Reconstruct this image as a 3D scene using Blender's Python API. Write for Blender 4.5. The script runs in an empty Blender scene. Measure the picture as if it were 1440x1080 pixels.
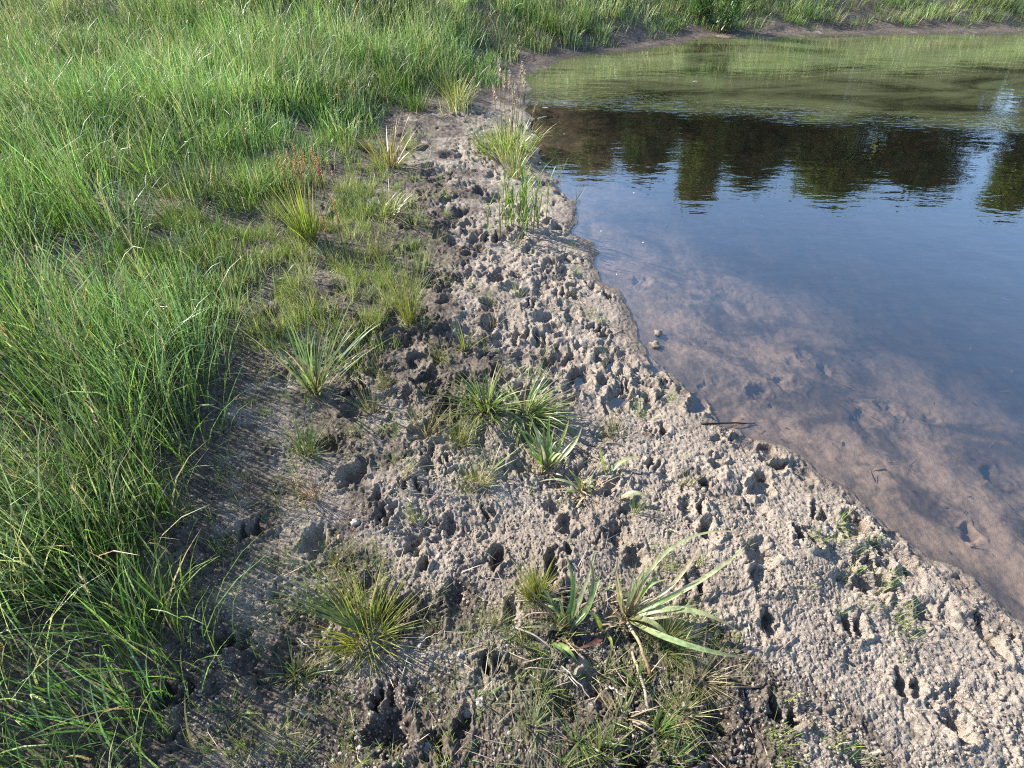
import bpy, math, random
import numpy as np
from mathutils import Vector

# ------------------------------------------------------------------ camera, sky, sun
R = math.radians
SC = bpy.context.scene
COL = SC.collection
rng = np.random.default_rng(7)
random.seed(7)

H_CAM, PITCH, F_PX = 1.72, R(41.0), 830.0
cd = bpy.data.cameras.new('camera')
cam = bpy.data.objects.new('camera', cd)
COL.objects.link(cam)
cam.location = (0, 0, H_CAM)
cam.rotation_euler = (R(90) - PITCH, 0, 0)
cd.sensor_fit = 'HORIZONTAL'
cd.sensor_width = 36.0
cd.lens = F_PX / 1440 * 36
cd.clip_start = 0.05
cd.clip_end = 3000
SC.camera = cam

SUN_EL, SUN_AZ = R(31), R(-64)          # azimuth clockwise from +Y
sun_dir = Vector((math.sin(SUN_AZ) * math.cos(SUN_EL), math.cos(SUN_AZ) * math.cos(SUN_EL), math.sin(SUN_EL)))
w = bpy.data.worlds.new('World')
SC.world = w
w.use_nodes = True
nt = w.node_tree
sky = nt.nodes.new('ShaderNodeTexSky')
sky.sky_type = 'NISHITA'
sky.sun_disc = False
sky.sun_elevation = SUN_EL
sky.sun_rotation = SUN_AZ
sky.dust_density = 0.3
sky.ozone_density = 2.5
bg = nt.nodes['Background']
bg.inputs['Strength'].default_value = 0.13
nt.links.new(sky.outputs['Color'], bg.inputs['Color'])
sl = bpy.data.lights.new('sun', 'SUN')
sl.energy = 5.0
sl.angle = R(0.5)
sl.color = (1.0, 0.93, 0.82)
so = bpy.data.objects.new('sun', sl)
so.rotation_euler = (-sun_dir).to_track_quat('-Z', 'Y').to_euler()
COL.objects.link(so)
SC.view_settings.view_transform = 'Standard'
SC.view_settings.look = 'None'
SC.view_settings.gamma = 1
SC.view_settings.exposure = 1.5
SC.cycles.use_denoising = False
SC.cycles.filter_width = 1.15
SC.cycles.max_bounces = 8
SC.cycles.transparent_max_bounces = 12
SC.cycles.caustics_reflective = False
SC.cycles.caustics_refractive = False

# ------------------------------------------------------------------ measuring: photograph pixel -> place on the ground
cp, sp = math.cos(PITCH), math.sin(PITCH)


def ray(px, py):
    a, b = (px - 720) / F_PX, (540 - py) / F_PX
    return np.array([a, cp + b * sp, -sp + b * cp])


def at_z(px, py, z):
    d = ray(px, py)
    t = (z - H_CAM) / d[2]
    return np.array([d[0] * t, d[1] * t])


def proj(p):
    x, y, z = p[0], p[1], p[2] - H_CAM
    dep = y * cp - z * sp
    up = y * sp + z * cp
    return 720 + F_PX * x / dep, 540 - F_PX * up / dep


# ------------------------------------------------------------------ noise
_perm = np.concatenate([np.random.default_rng(3).permutation(256)] * 3).astype(np.int32)


def _h(ix, iy, seed):
    return _perm[(_perm[(ix + seed * 17) & 255] + iy) & 255]


def perlin(x, y, seed=0):
    x = np.asarray(x, np.float32)
    y = np.asarray(y, np.float32)
    ix = np.floor(x).astype(np.int32)
    iy = np.floor(y).astype(np.int32)
    fx, fy = x - ix, y - iy
    u = fx * fx * fx * (fx * (fx * 6 - 15) + 10)
    v = fy * fy * fy * (fy * (fy * 6 - 15) + 10)
    ang = np.arange(256) * (2 * math.pi / 256)
    gx, gy = np.cos(ang).astype(np.float32), np.sin(ang).astype(np.float32)

    def g(dx, dy):
        k = _h(ix + dx, iy + dy, seed)
        return gx[k] * (fx - dx) + gy[k] * (fy - dy)
    a = g(0, 0) * (1 - u) + g(1, 0) * u
    b = g(0, 1) * (1 - u) + g(1, 1) * u
    return (a * (1 - v) + b * v) * 1.5


def fbm(x, y, octv=4, seed=0, gain=0.5):
    s, a, f = 0, 1.0, 1.0
    for o in range(octv):
        s = s + a * perlin(x * f + 13.7 * o, y * f - 7.1 * o, seed + o)
        a *= gain
        f *= 2.03
    return s


def worley(x, y, seed=0):
    """distance to nearest and second nearest feature point"""
    x = np.asarray(x, np.float32)
    y = np.asarray(y, np.float32)
    ix = np.floor(x).astype(np.int32)
    iy = np.floor(y).astype(np.int32)
    f1 = np.full(x.shape, 9.0, np.float32)
    f2 = np.full(x.shape, 9.0, np.float32)
    idv = np.zeros(x.shape, np.float32)
    for dx in (-1, 0, 1):
        for dy in (-1, 0, 1):
            k = _h(ix + dx, iy + dy, seed)
            k2 = _perm[k + 71]
            px = ix + dx + k / 255.0
            py = iy + dy + k2 / 255.0
            d = np.sqrt((x - px) ** 2 + (y - py) ** 2).astype(np.float32)
            near = d < f1
            f2 = np.where(near, f1, np.minimum(f2, d))
            idv = np.where(near, _perm[k + 150] / 255.0, idv)
            f1 = np.where(near, d, f1)
    return f1, f2, idv


def sstep(a, b, x):
    t = np.clip((x - a) / (b - a), 0, 1)
    return t * t * (3 - 2 * t)


# ------------------------------------------------------------------ pond outline (measured from the waterline in the photo)
near_px = [(1440, 872), (1300, 775), (1180, 690), (1090, 632), (1024, 592), (1000, 568), (968, 542), (935, 514), (905, 490),
           (884, 458), (872, 425), (856, 392), (838, 362), (826, 338), (812, 312), (806, 290), (788, 264), (770, 236),
           (756, 205), (750, 172), (746, 140), (746, 118), (756, 101), (775, 90), (802, 82), (835, 77.5), (880, 74), (925, 68),
           (960, 61), (990, 55.5), (1040, 53), (1120, 52), (1220, 50), (1330, 48), (1440, 48)]
POND = [tuple(at_z(a, b, 0.0)) for a, b in near_px]
POND += [(12, 10.6), (17, 11.5), (24, 10), (27, 5), (24, 0), (16, -3), (8, -2), (4, -0.6)]
POND = np.array(POND, np.float32)


def pond_sd(x, y):
    """signed distance to the waterline: positive on land"""
    x = np.asarray(x, np.float32)
    y = np.asarray(y, np.float32)
    d2 = np.full(x.shape, 1e9, np.float32)
    ins = np.zeros(x.shape, bool)
    n = len(POND)
    for i in range(n):
        ax, ay = POND[i]
        bx, by = POND[(i + 1) % n]
        ex, ey = bx - ax, by - ay
        t = np.clip(((x - ax) * ex + (y - ay) * ey) / (ex * ex + ey * ey), 0, 1)
        qx, qy = x - ax - t * ex, y - ay - t * ey
        d2 = np.minimum(d2, qx * qx + qy * qy)
        if ay != by:
            c = ((ay > y) != (by > y)) & (x < (bx - ax) * (y - ay) / (by - ay) + ax)
            ins ^= c
    d = np.sqrt(d2)
    return np.where(ins, -d, d)


def base_h(x, y, s=None):
    if s is None:
        s = pond_sd(x, y)
    land = (0.017 - 0.022 * sstep(5.5, 7.0, y)) * sstep(-0.02, 0.10, s) + 0.075 * np.clip(s, 0, 0.3) + 0.05 * np.clip(s - 0.3, 0, 2.7) + 0.02 * np.clip(s - 3, 0, 200)
    far = sstep(6.5, 9.0, y + 0.15 * x)
    land = land + far * 0.30 * np.clip(s - 0.3, 0, 2.5) + far * 0.06 * np.clip(s - 3, 0, 60)
    land = land + 0.07 * sstep(-0.5, -2.2, x) * sstep(0.2, 1.2, s)
    bed = -0.075 * np.clip(-s, 0, 1.2) - 0.22 * np.clip(-s - 1.2, 0, 4) - 0.006
    return np.where(s > 0, land, bed)


def ground_at(px, py):
    z = 0.05
    for _ in range(6):
        p = at_z(px, py, z)
        z = float(base_h(p[:1], p[1:2])[0])
    return p


# ------------------------------------------------------------------ hoof prints
# (pixel x, pixel y, length m, width m, depth m, heading deg from away, kind)   kind 2 = cloven, 1 = single pit
PRINTS = [
    (502, 668, .15, .11, .055, 10, 1), (487, 680, .07, .06, .04, 30, 1), (530, 700, .085, .05, .045, -10, 1), (543, 724, .10, .075, .05, 5, 2),
    (578, 687, .07, .095, .045, 0, 2), (601, 655, .075, .06, .04, -20, 1), (625, 648, .06, .065, .04, 0, 2),
    (632, 736, .09, .07, .05, 10, 1), (580, 768, .10, .09, .05, 15, 2), (596, 792, .09, .055, .05, -15, 1), (697, 780, .10, .065, .06, 0, 1),
    (541, 975, .10, .105, .05, 2, 2), (548, 1022, .13, .13, .05, 0, 1), (652, 1018, .15, .06, .04, -5, 1), (692, 926, .09, .09, .04, 5, 2),
    (780, 710, .12, .09, .035, 0, 1), (797, 735, .10, .07, .03, 20, 1), (778, 802, .17, .06, .05, 8, 1), (800, 775, .07, .04, .04, 20, 1),
    (862, 682, .15, .06, .04, 25, 1), (920, 652, .10, .085, .04, 14, 2), (992, 682, .09, .06, .05, -20, 1), (974, 716, .11, .10, .045, 0, 2),
    (996, 750, .11, .07, .06, 10, 1), (976, 822, .09, .09, .045, 5, 2), (925, 603, .10, .10, .05, 0, 2), (912, 562, .10, .06, .04, 10, 1),
    (858, 512, .16, .055, .05, 6, 1), (848, 470, .10, .06, .04, 0, 1), (980, 568, .15, .085, .045, 20, 1), (1010, 652, .12, .08, .035, 20, 1),
    (832, 402, .12, .08, .045, -10, 1), (788, 414, .13, .08, .045, 0, 2), (745, 434, .12, .08, .05, 10, 2), (700, 392, .14, .10, .05, 0, 1),
    (690, 335, .14, .10, .05, 0, 2), (742, 352, .14, .10, .045, 0, 1), (650, 300, .15, .12, .05, 0, 1), (775, 370, .12, .08, .05, 0, 1),
    (735, 470, .10, .07, .04, 0, 2), (760, 475, .11, .07, .045, 15, 2), (690, 455, .13, .08, .04, 0, 1), (570, 556, .10, .07, .045, 0, 1),
    (500, 575, .16, .11, .03, 0, 1), (620, 505, .11, .08, .04, 0, 1), (640, 540, .10, .06, .04, 0, 2), (815, 545, .10, .06, .05, 20, 1),
    (800, 560, .12, .05, .045, 30, 1), (895, 785, .12, .11, .035, 0, 1), (870, 750, .13, .08, .03, -10, 1), (900, 1065, .12, .1, .05, 0, 1),
    (690, 720, .09, .06, .03, 0, 2), (720, 860, .12, .06, .035, 10, 1), (1005, 1000, .16, .12, .06, 0, 1), (610, 1050, .10, .09, .04, 0, 2),
    (440, 760, .12, .09, .04, 0, 1), (460, 860, .1, .08, .04, 0, 1), (1130, 760, .1, .1, .05, 0, 2), (1200, 880, .1, .1, .05, 10, 2),
    (1080, 880, .11, .08, .05, -10, 1), (1280, 960, .1, .1, .05, 0, 2), (1100, 1000, .1, .1, .05, 20, 2), (330, 900, .1, .1, .05, 0, 2),
    (250, 980, .1, .1, .05, -10, 2), (350, 740, .1, .1, .05, 10, 2), (1350, 1020, .1, .09, .05, 0, 1),
]
PR = []
for (a, b, L, W, D, hd, k) in PRINTS:
    p = ground_at(a, b)
    q_ = .84 if b > 560 else 1.0
    PR.append((p[0], p[1], L * q_ * random.uniform(.85, 1.1), W * q_ * random.uniform(.85, 1.1), D * random.uniform(.6, 1.0), R(hd + random.gauss(0, 9)), k))
# the trampled strip between the meadow and the water: many overlapping prints
n_try = 0
while len(PR) < 560 and n_try < 30000:
    n_try += 1
    a, b = random.uniform(380, 1440), random.uniform(150, 900)
    if b > 640 and random.random() < 0.45:
        continue
    mid = 560 - max(0, b - 330) * 0.35
    if a < mid and random.random() < 0.9:
        continue
    p = ground_at(a, b)
    s = float(pond_sd(p[:1], p[1:2])[0])
    if s < 0.03 or s > 2.6:
        continue
    if b > 560 and min(math.hypot(p[0] - q[0], p[1] - q[1]) for q in PR[:70]) < .15:
        continue
    L = random.uniform(.05, .14)
    PR.append((p[0], p[1], L, L * random.uniform(.38, .9), random.choice((.008, .013, .018, .026, .034)), R(random.gauss(5, 35)), random.choice((1, 1, 1, 2))))
for _ in range(60):
    p = at_z(random.uniform(850, 1440), random.uniform(340, 760), -.03)
    s = float(pond_sd(p[:1], p[1:2])[0])
    if -.8 < s < -.06:
        L = random.uniform(.07, .16)
        PR.append((p[0], p[1], L, L * .7, random.uniform(.008, .02), R(random.gauss(0, 40)), 1))
PR = np.array(PR)


def prints_h(x, y):
    out = np.zeros(x.shape, np.float32)
    x, y = x + 0.017 * fbm(x * 14, y * 16, 3, 201, .6), y + 0.017 * fbm(x * 14 + 50, y * 16, 3, 205, .6)
    for (cx, cy, L, W, D, hd, k) in PR:
        rad = L * 1.5
        m = np.nonzero((np.abs(x - cx) < rad) & (np.abs(y - cy) < rad))[0]
        if len(m) == 0:
            continue
        dx, dy = x[m] - cx, y[m] - cy
        # ragged edge
        wob = 0.26 * fbm(dx * 34 + cx * 91, dy * 34 + cy * 57, 2, 5)
        u = (dx * math.sin(hd) + dy * math.cos(hd)) / (L * .5)
        v = (dx * math.cos(hd) - dy * math.sin(hd)) / (W * .5)
        if k == 2:
            wv = 0.40 - 0.10 * np.clip(u, -1, 1)           # toes narrow to the front
            r1 = np.sqrt((u) ** 2 + ((np.abs(v) - 0.52) / wv) ** 2)
            r = r1 + wob
            ro = np.sqrt(u * u + v * v) + wob
        else:
            r = np.sqrt(u * u + (v * (1 + .15 * u)) ** 2) + wob
            ro = r
        pit = -1.12 * D * (1 - sstep(0.35, 1.12, r)) * np.clip(0.85 + 0.4 * (u * math.cos(cx * 977) + v * math.sin(cx * 977)), .2, 1.3)
        rim = 0.34 * D * np.exp(-((ro - 1.28) / 0.22) ** 2) * (0.7 + 0.6 * perlin(dx * 25 + cx * 31, dy * 25 + cy * 77, 8))
        cur = out[m]
        out[m] = np.where(pit < -0.001, np.minimum(cur, pit) - 0.15 * np.abs(np.maximum(cur, 0)), np.where(cur < -0.004, cur + rim * .3, cur + rim))
    return out


# meadow edge: left/top of this line is closed grass, measured in the photo
EDGE_PX = [(130, 1250), (170, 1050), (215, 860), (230, 720), (245, 600), (280, 480), (340, 340), (425, 240), (470, 200), (500, 180), (540, 150), (590, 140), (650, 150), (690, 118), (718, 88), (745, 66), (800, 54),
           (850, 56), (900, 58), (960, 50), (1020, 44), (1100, 44), (1250, 42), (1440, 40), (1600, 38)]
EDGE = np.array([ground_at(a, b) for a, b in EDGE_PX])


def meadow_mask(x, y):
    """1 inside the closed meadow grass"""
    poly = np.vstack([EDGE, [[60, 14], [60, 200], [-60, 200], [-60, -1.0]]])
    ins = np.zeros(x.shape, bool)
    n = len(poly)
    d2 = np.full(x.shape, 1e9)
    for i in range(n):
        ax, ay = poly[i]
        bx, by = poly[(i + 1) % n]
        if ay != by:
            ins ^= ((ay > y) != (by > y)) & (x < (bx - ax) * (y - ay) / (by - ay) + ax)
        ex, ey = bx - ax, by - ay
        t = np.clip(((x - ax) * ex + (y - ay) * ey) / (ex * ex + ey * ey), 0, 1)
        d2 = np.minimum(d2, (x - ax - t * ex) ** 2 + (y - ay - t * ey) ** 2)
    d = np.sqrt(d2)
    return np.where(ins, d, -d)


def full_h(x, y, detail=True, s=None, mm=None):
    x = np.asarray(x, np.float32)
    y = np.asarray(y, np.float32)
    s = pond_sd(x, y) if s is None else s
    mm = meadow_mask(x, y) if mm is None else mm
    s2 = s + (0.07 * fbm(x * 3.1, y * 3.1, 4, 21)).astype(np.float32) * sstep(9, 2, np.abs(s) + 1)
    h = base_h(x, y, s2)
    r = np.hypot(x, y)
    near = sstep(16, 9, r)
    land = sstep(-0.02, 0.05, s2)
    mead = sstep(-0.15, 0.3, mm)
    # broad undulation
    h = h + land * 0.030 * fbm(x * 1.3, y * 1.3, 3, 30) * sstep(0.05, 0.5, s2) + (1 - land) * 0.02 * fbm(x * 2.0, y * 2.0, 3, 33) * sstep(-0.0, -0.3, s2)
    if detail:
        # trampled strength: strongest in the strip beside the water
        tr = sstep(1.9, 0.9, s) * sstep(1.0, 2.2, y) * (0.75 + 0.5 * fbm(x * 1.1 + 4, y * 1.1, 2, 41))
        tr = np.clip(tr + 0.25 + 0.30 * sstep(1.7, 0.9, y) + 0.35 * sstep(0.0, 0.5, fbm(x * 1.7, y * 1.7, 2, 44)), 0.15, 1.15) * (1 - 0.5 * mead) * (1 - 0.6 * sstep(5.2, 6.5, y))
        wx = x + 0.022 * fbm(x * 15, y * 15, 3, 210, .6)
        wy = y + 0.022 * fbm(x * 15 + 31, y * 15, 3, 214, .6)
        f1, f2, idv = worley(wx * 15, wy * 15, 4)
        calm = (0.35 + 0.65 * sstep(0.0, 0.32, s)) * 0.45 + (0.35 + 0.65 * sstep(0.0, 0.32, s)) * 0.65 * sstep(-0.15, 0.35, fbm(x * 2.6 + 3, y * 2.6, 3, 230))
        t = tr * 0.030 * np.clip(0.62 - f1, -.1, 1) * (idv - 0.35)
        cr = sstep(-0.02, 0.5, fbm(x * 4, y * 4, 4, 220, .6)) * (0.35 + 0.65 * sstep(0.05, 0.35, s))
        f1c, f2c, idc = worley(wx * 95 + 3, wy * 95, 14)
        f1b, f2b, idb = worley(wx * 38, wy * 38, 9)
        t = t + (0.10 + 0.9 * tr) * (0.2 + 0.9 * cr) * 0.012 * (0.5 - f1b) * (idb - 0.05)
        h = h + near * land * (0.08 + 1.0 * cr) * 0.0115 * (0.5 - f1c) * (0.1 + idc)
        rough = fbm(wx * 8, wy * 8, 5, 50, 0.62)
        t = t + tr * 0.030 * rough + (0.35 + 0.65 * tr) * 0.030 * fbm(wx * 3.4 + 2, wy * 3.4, 3, 240, .5)
        h = h + near * land * calm * np.where(t > 0, 0.5 * t, t) * (1 - 0.30 * sstep(1.6, 2.4, y))
        crk = np.abs(fbm(wx * 6 + 8, wy * 6, 3, 56, .55))
        h = h - near * land * calm * tr * 0.015 * sstep(0.12, 0.0, crk)
        h = h + near * land * 0.0032 * fbm(x * 60, y * 60, 3, 60, 0.65)
        h = h + near * land * 0.0024 * np.clip(fbm(x * 170, y * 170, 2, 70), -1, 1)
        h = h + near * (1 - land) * 0.006 * fbm(x * 9, y * 9, 4, 65, 0.6)
        fl = x.ravel()
        h = h + near * (prints_h(fl, y.ravel()).reshape(x.shape)) * (1 - 0.6 * mead)
    return h


# ------------------------------------------------------------------ mesh helpers
def mesh_from(name, verts, quads=None, tris=None, tint=None, smooth=False, attrs=None):
    me = bpy.data.meshes.new(name)
    nq = 0 if quads is None else len(quads)
    ntr = 0 if tris is None else len(tris)
    me.vertices.add(len(verts))
    me.vertices.foreach_set('co', np.ascontiguousarray(verts, np.float32).ravel())
    idx = []
    if nq:
        idx.append(np.asarray(quads, np.int32).ravel())
    if ntr:
        idx.append(np.asarray(tris, np.int32).ravel())
    idx = np.concatenate(idx)
    me.loops.add(len(idx))
    me.loops.foreach_set('vertex_index', idx)
    me.polygons.add(nq + ntr)
    st = np.concatenate([np.arange(nq) * 4, nq * 4 + np.arange(ntr) * 3]).astype(np.int32)
    me.polygons.foreach_set('loop_start', st)
    if smooth:
        me.polygons.foreach_set('use_smooth', np.ones(nq + ntr, bool))
    me.update(calc_edges=True)
    if tint is not None:
        c = np.ones((len(verts), 4), np.float32)
        c[:, :3] = np.clip(tint, 0.001, 1)
        a = me.attributes.new('tint', 'FLOAT_COLOR', 'POINT')
        a.data.foreach_set('color', c.ravel())
    for k, v in (attrs or {}).items():
        a = me.attributes.new(k, 'FLOAT', 'POINT')
        a.data.foreach_set('value', np.ascontiguousarray(v, np.float32).ravel())
    return me


def link(name, me, mat=None, parent=None, **props):
    o = bpy.data.objects.new(name, me)
    if mat is not None and me is not None and not me.materials:
        me.materials.append(mat)
    COL.objects.link(o)
    if parent is not None:
        o.parent = parent
    for k, v in props.items():
        o[k] = v
    return o


class MB:
    """collects leaves, stalks and lumps; all parts of one mesh"""

    def __init__(self):
        self.v, self.q, self.t, self.c, self.n = [], [], [], [], 0

    def add(self, v, q, t, c):
        self.v.append(v)
        if q is not None and len(q):
            self.q.append(np.asarray(q) + self.n)
        if t is not None and len(t):
            self.t.append(np.asarray(t) + self.n)
        self.c.append(c)
        self.n += len(v)

    def blades(self, base, az, lean, bend, L, W, col, tip=None, root=None, K=4, roll=None, fold=0.0, shape=0.75, wbase=0.7):
        base = np.asarray(base, np.float32).reshape(-1, 3)
        N = len(base)

        def A(v):
            return np.broadcast_to(np.asarray(v, np.float32), (N,)).copy()

        def C3(v):
            return np.broadcast_to(np.asarray(v, np.float32), (N, 3))
        az, lean, bend, L, W = A(az), A(lean), A(bend), A(L), A(W)
        roll = A(0 if roll is None else roll)
        col = C3(col)
        tip = col if tip is None else C3(tip)
        root = col if root is None else C3(root)
        dx, dy = np.cos(az), np.sin(az)
        pos = base.copy()
        nc = 3 if fold else 2
        rows, cols = [], []
        for i in range(K + 1):
            t = i / K
            ang = lean + bend * t ** 1.4
            tan = np.stack([np.sin(ang) * dx, np.sin(ang) * dy, np.cos(ang)], 1)
            if i > 0:
                pos = pos + tan * (L / K)[:, None]
            side = np.stack([-dy, dx, np.zeros(N)], 1)
            nor = np.cross(tan, side)
            sd = side * np.cos(roll)[:, None] + nor * np.sin(roll)[:, None]
            nn = np.cross(sd, tan)
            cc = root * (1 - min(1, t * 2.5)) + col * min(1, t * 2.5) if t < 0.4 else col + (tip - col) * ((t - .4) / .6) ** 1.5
            if i == K:
                rows.append(pos[:, None, :])
                cols.append(np.asarray(cc)[:, None, :])
            else:
                wt = (W * 0.5 * min(1, wbase + t * 1.6) * (1 - t) ** shape if t > 0 else W * 0.5 * wbase)
                a = pos - sd * wt[:, None]
                b = pos + sd * wt[:, None]
                if fold:
                    m = pos + nn * (wt * fold)[:, None]
                    rows.append(np.stack([a, m, b], 1))
                else:
                    rows.append(np.stack([a, b], 1))
                cols.append(np.repeat(np.asarray(cc)[:, None, :], nc, 1))
        V = np.concatenate(rows, 1)
        Cc = np.concatenate(cols, 1)
        nv = V.shape[1]
        q, tr = [], []
        for i in range(K - 1):
            for j in range(nc - 1):
                q.append([i * nc + j, i * nc + j + 1, (i + 1) * nc + j + 1, (i + 1) * nc + j])
        for j in range(nc - 1):
            tr.append([(K - 1) * nc + j, (K - 1) * nc + j + 1, K * nc])
        off = (np.arange(N) * nv)[:, None, None]
        q = (np.array(q)[None] + off).reshape(-1, 4) if q else None
        tr = (np.array(tr)[None] + off).reshape(-1, 3)
        self.add(V.reshape(-1, 3), q, tr, Cc.reshape(-1, 3))

    def ribbon(self, pts, W, col, tip=None, root=None, fold=0.25, up=(0, 0, 1), n=10, shape=None):
        """one broad leaf along a smooth line through pts"""
        P = np.array(pts, float)
        m = len(P)
        tt = np.linspace(0, 1, n + 1)
        if m == 2:
            S = P[0] + (P[1] - P[0]) * tt[:, None]
        elif m == 3:
            c = 2 * P[1] - 0.5 * (P[0] + P[2])
            S = ((1 - tt) ** 2)[:, None] * P[0] + (2 * tt * (1 - tt))[:, None] * c + (tt ** 2)[:, None] * P[2]
        else:
            k = np.linspace(0, 1, m)
            S = np.stack([np.interp(tt, k, P[:, i]) for i in range(3)], 1)
            for _ in range(2):
                S[1:-1] = (S[:-2] + 2 * S[1:-1] + S[2:]) / 4
        T = np.gradient(S, axis=0)
        T /= np.linalg.norm(T, axis=1)[:, None] + 1e-9
        up = np.array(up, float)
        side = np.cross(T, up)
        side /= np.linalg.norm(side, axis=1)[:, None] + 1e-9
        nor = np.cross(side, T)
        wt = W * 0.5 * (np.minimum(1, 0.45 + tt * 2.2) * (1 - tt ** 2.2) ** 0.9 + 0.02) if shape is None else W * .5 * shape(tt)
        a, b = S - side * wt[:, None], S + side * wt[:, None]
        mid = S - nor * (wt * fold)[:, None]
        V = np.stack([a, mid, b], 1).reshape(-1, 3)
        col = np.array(col, float)
        tip = col if tip is None else np.array(tip, float)
        root = col if root is None else np.array(root, float)
        cc = np.where((tt < .3)[:, None], root + (col - root) * (tt / .3)[:, None], col + (tip - col) * (np.clip((tt - .55) / .45, 0, 1) ** 1.3)[:, None])
        q = []
        for i in range(n):
            for j in range(2):
                q.append([i * 3 + j, i * 3 + j + 1, (i + 1) * 3 + j + 1, (i + 1) * 3 + j])
        self.add(V, q, None, np.repeat(cc, 3, 0))

    def tube(self, pts, r0, r1, col, tip=None, sides=5):
        P = np.array(pts, float)
        n = len(P)
        T = np.gradient(P, axis=0)
        T /= np.linalg.norm(T, axis=1)[:, None] + 1e-9
        ref = np.array([0.3, 0.2, 1.0]) if abs(T[0][2]) < .8 else np.array([1.0, .2, 0])
        A_ = np.cross(T, ref)
        A_ /= np.linalg.norm(A_, axis=1)[:, None]
        B_ = np.cross(T, A_)
        rr = np.linspace(r0, r1, n)
        ang = np.arange(sides) * 2 * math.pi / sides
        V = P[:, None, :] + rr[:, None, None] * (np.cos(ang)[None, :, None] * A_[:, None, :] + np.sin(ang)[None, :, None] * B_[:, None, :])
        q = []
        for i in range(n - 1):
            for j in range(sides):
                q.append([i * sides + j, i * sides + (j + 1) % sides, (i + 1) * sides + (j + 1) % sides, (i + 1) * sides + j])
        V = V.reshape(-1, 3)
        nv = len(V)
        V = np.vstack([V, P[:1], P[-1:]])
        tr = [[nv, (j + 1) % sides, j] for j in range(sides)] + [[nv + 1, nv - sides + j, nv - sides + (j + 1) % sides] for j in range(sides)]
        col = np.array(col, float)
        tip = col if tip is None else np.array(tip, float)
        t = np.linspace(0, 1, n)[:, None]
        cc = np.repeat(col + (tip - col) * t, sides, 0)
        self.add(V, q, tr, np.vstack([cc, [col], [tip]]))

    def build(self, name, smooth=False):
        q = np.concatenate(self.q) if self.q else None
        t = np.concatenate(self.t) if self.t else None
        return mesh_from(name, np.concatenate(self.v), q, t, np.concatenate(self.c), smooth)


# ------------------------------------------------------------------ materials
def new_mat(name):
    m = bpy.data.materials.new(name)
    m.use_nodes = True
    t = m.node_tree
    t.nodes.clear()
    out = t.nodes.new('ShaderNodeOutputMaterial')
    return m, t, out


def N_(t, typ, **kw):
    n = t.nodes.new(typ)
    for k, v in kw.items():
        setattr(n, k, v)
    return n


def mixc(t, fac, a, b, blend='MIX'):
    n = t.nodes.new('ShaderNodeMix')
    n.data_type = 'RGBA'
    n.blend_type = blend
    for i, v in ((0, fac), (6, a), (7, b)):
        if hasattr(v, 'is_output'):
            t.links.new(v, n.inputs[i])
        elif i == 0:
            n.inputs[0].default_value = v
        else:
            n.inputs[i].default_value = (*v, 1)
    return n.outputs[2]


def math_(t, op, a, b=None, c=None, clamp=False):
    n = t.nodes.new('ShaderNodeMath')
    n.operation = op
    n.use_clamp = clamp
    for i, v in enumerate((a, b, c)):
        if v is None:
            continue
        if hasattr(v, 'is_output'):
            t.links.new(v, n.inputs[i])
        else:
            n.inputs[i].default_value = v
    return n.outputs[0]


def ramp(t, v, a, b, lo=0.0, hi=1.0):
    n = t.nodes.new('ShaderNodeMapRange')
    n.interpolation_type = 'SMOOTHSTEP'
    t.links.new(v, n.inputs[0])
    n.inputs[1].default_value = a
    n.inputs[2].default_value = b
    n.inputs[3].default_value = lo
    n.inputs[4].default_value = hi
    return n.outputs[0]


def noise(t, vec, scale, detail=4, rough=0.55, dist=0.0):
    n = t.nodes.new('ShaderNodeTexNoise')
    n.inputs['Scale'].default_value = scale
    n.inputs['Detail'].default_value = detail
    n.inputs['Roughness'].default_value = rough
    n.inputs['Distortion'].default_value = dist
    t.links.new(vec, n.inputs['Vector'])
    return n.outputs['Fac']


def leaf_material(name, transl=0.35, rough=0.45, spec=0.35, var=0.35):
    m, t, out = new_mat(name)
    at = N_(t, 'ShaderNodeAttribute', attribute_name='tint')
    geo = N_(t, 'ShaderNodeNewGeometry')
    nz = noise(t, geo.outputs['Position'], 60, 3)
    f = ramp(t, nz, 0.3, 0.75, 1 - var, 1 + var * .6)
    col = mixc(t, 1.0, at.outputs['Color'], (1, 1, 1), 'MULTIPLY')
    comb = N_(t, 'ShaderNodeCombineColor')
    for i in range(3):
        t.links.new(f, comb.inputs[i])
    col = mixc(t, 1.0, at.outputs['Color'], comb.outputs[0], 'MULTIPLY')
    p = N_(t, 'ShaderNodeBsdfPrincipled')
    t.links.new(col, p.inputs['Base Color'])
    p.inputs['Roughness'].default_value = rough
    p.inputs['Specular IOR Level'].default_value = spec
    tr = N_(t, 'ShaderNodeBsdfTranslucent')
    tc = mixc(t, 0.55, col, mixc(t, 1.0, col, (1.15, 1.25, 0.5), 'MULTIPLY'))
    t.links.new(tc, tr.inputs['Color'])
    mx = N_(t, 'ShaderNodeMixShader')
    mx.inputs[0].default_value = transl
    t.links.new(p.outputs[0], mx.inputs[1])
    t.links.new(tr.outputs[0], mx.inputs[2])
    t.links.new(mx.outputs[0], out.inputs[0])
    return m


M_GRASS = leaf_material('grass_blade', 0.38, 0.42, 0.4)
M_LEAF = leaf_material('broad_leaf', 0.42, 0.36, 0.5)
M_DRY = leaf_material('dry_straw', 0.12, 0.7, 0.2)
M_SEED = leaf_material('seed_head', 0.25, 0.8, 0.1)
M_TREE = leaf_material('tree_foliage', 0.25, 0.6, 0.2)


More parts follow.
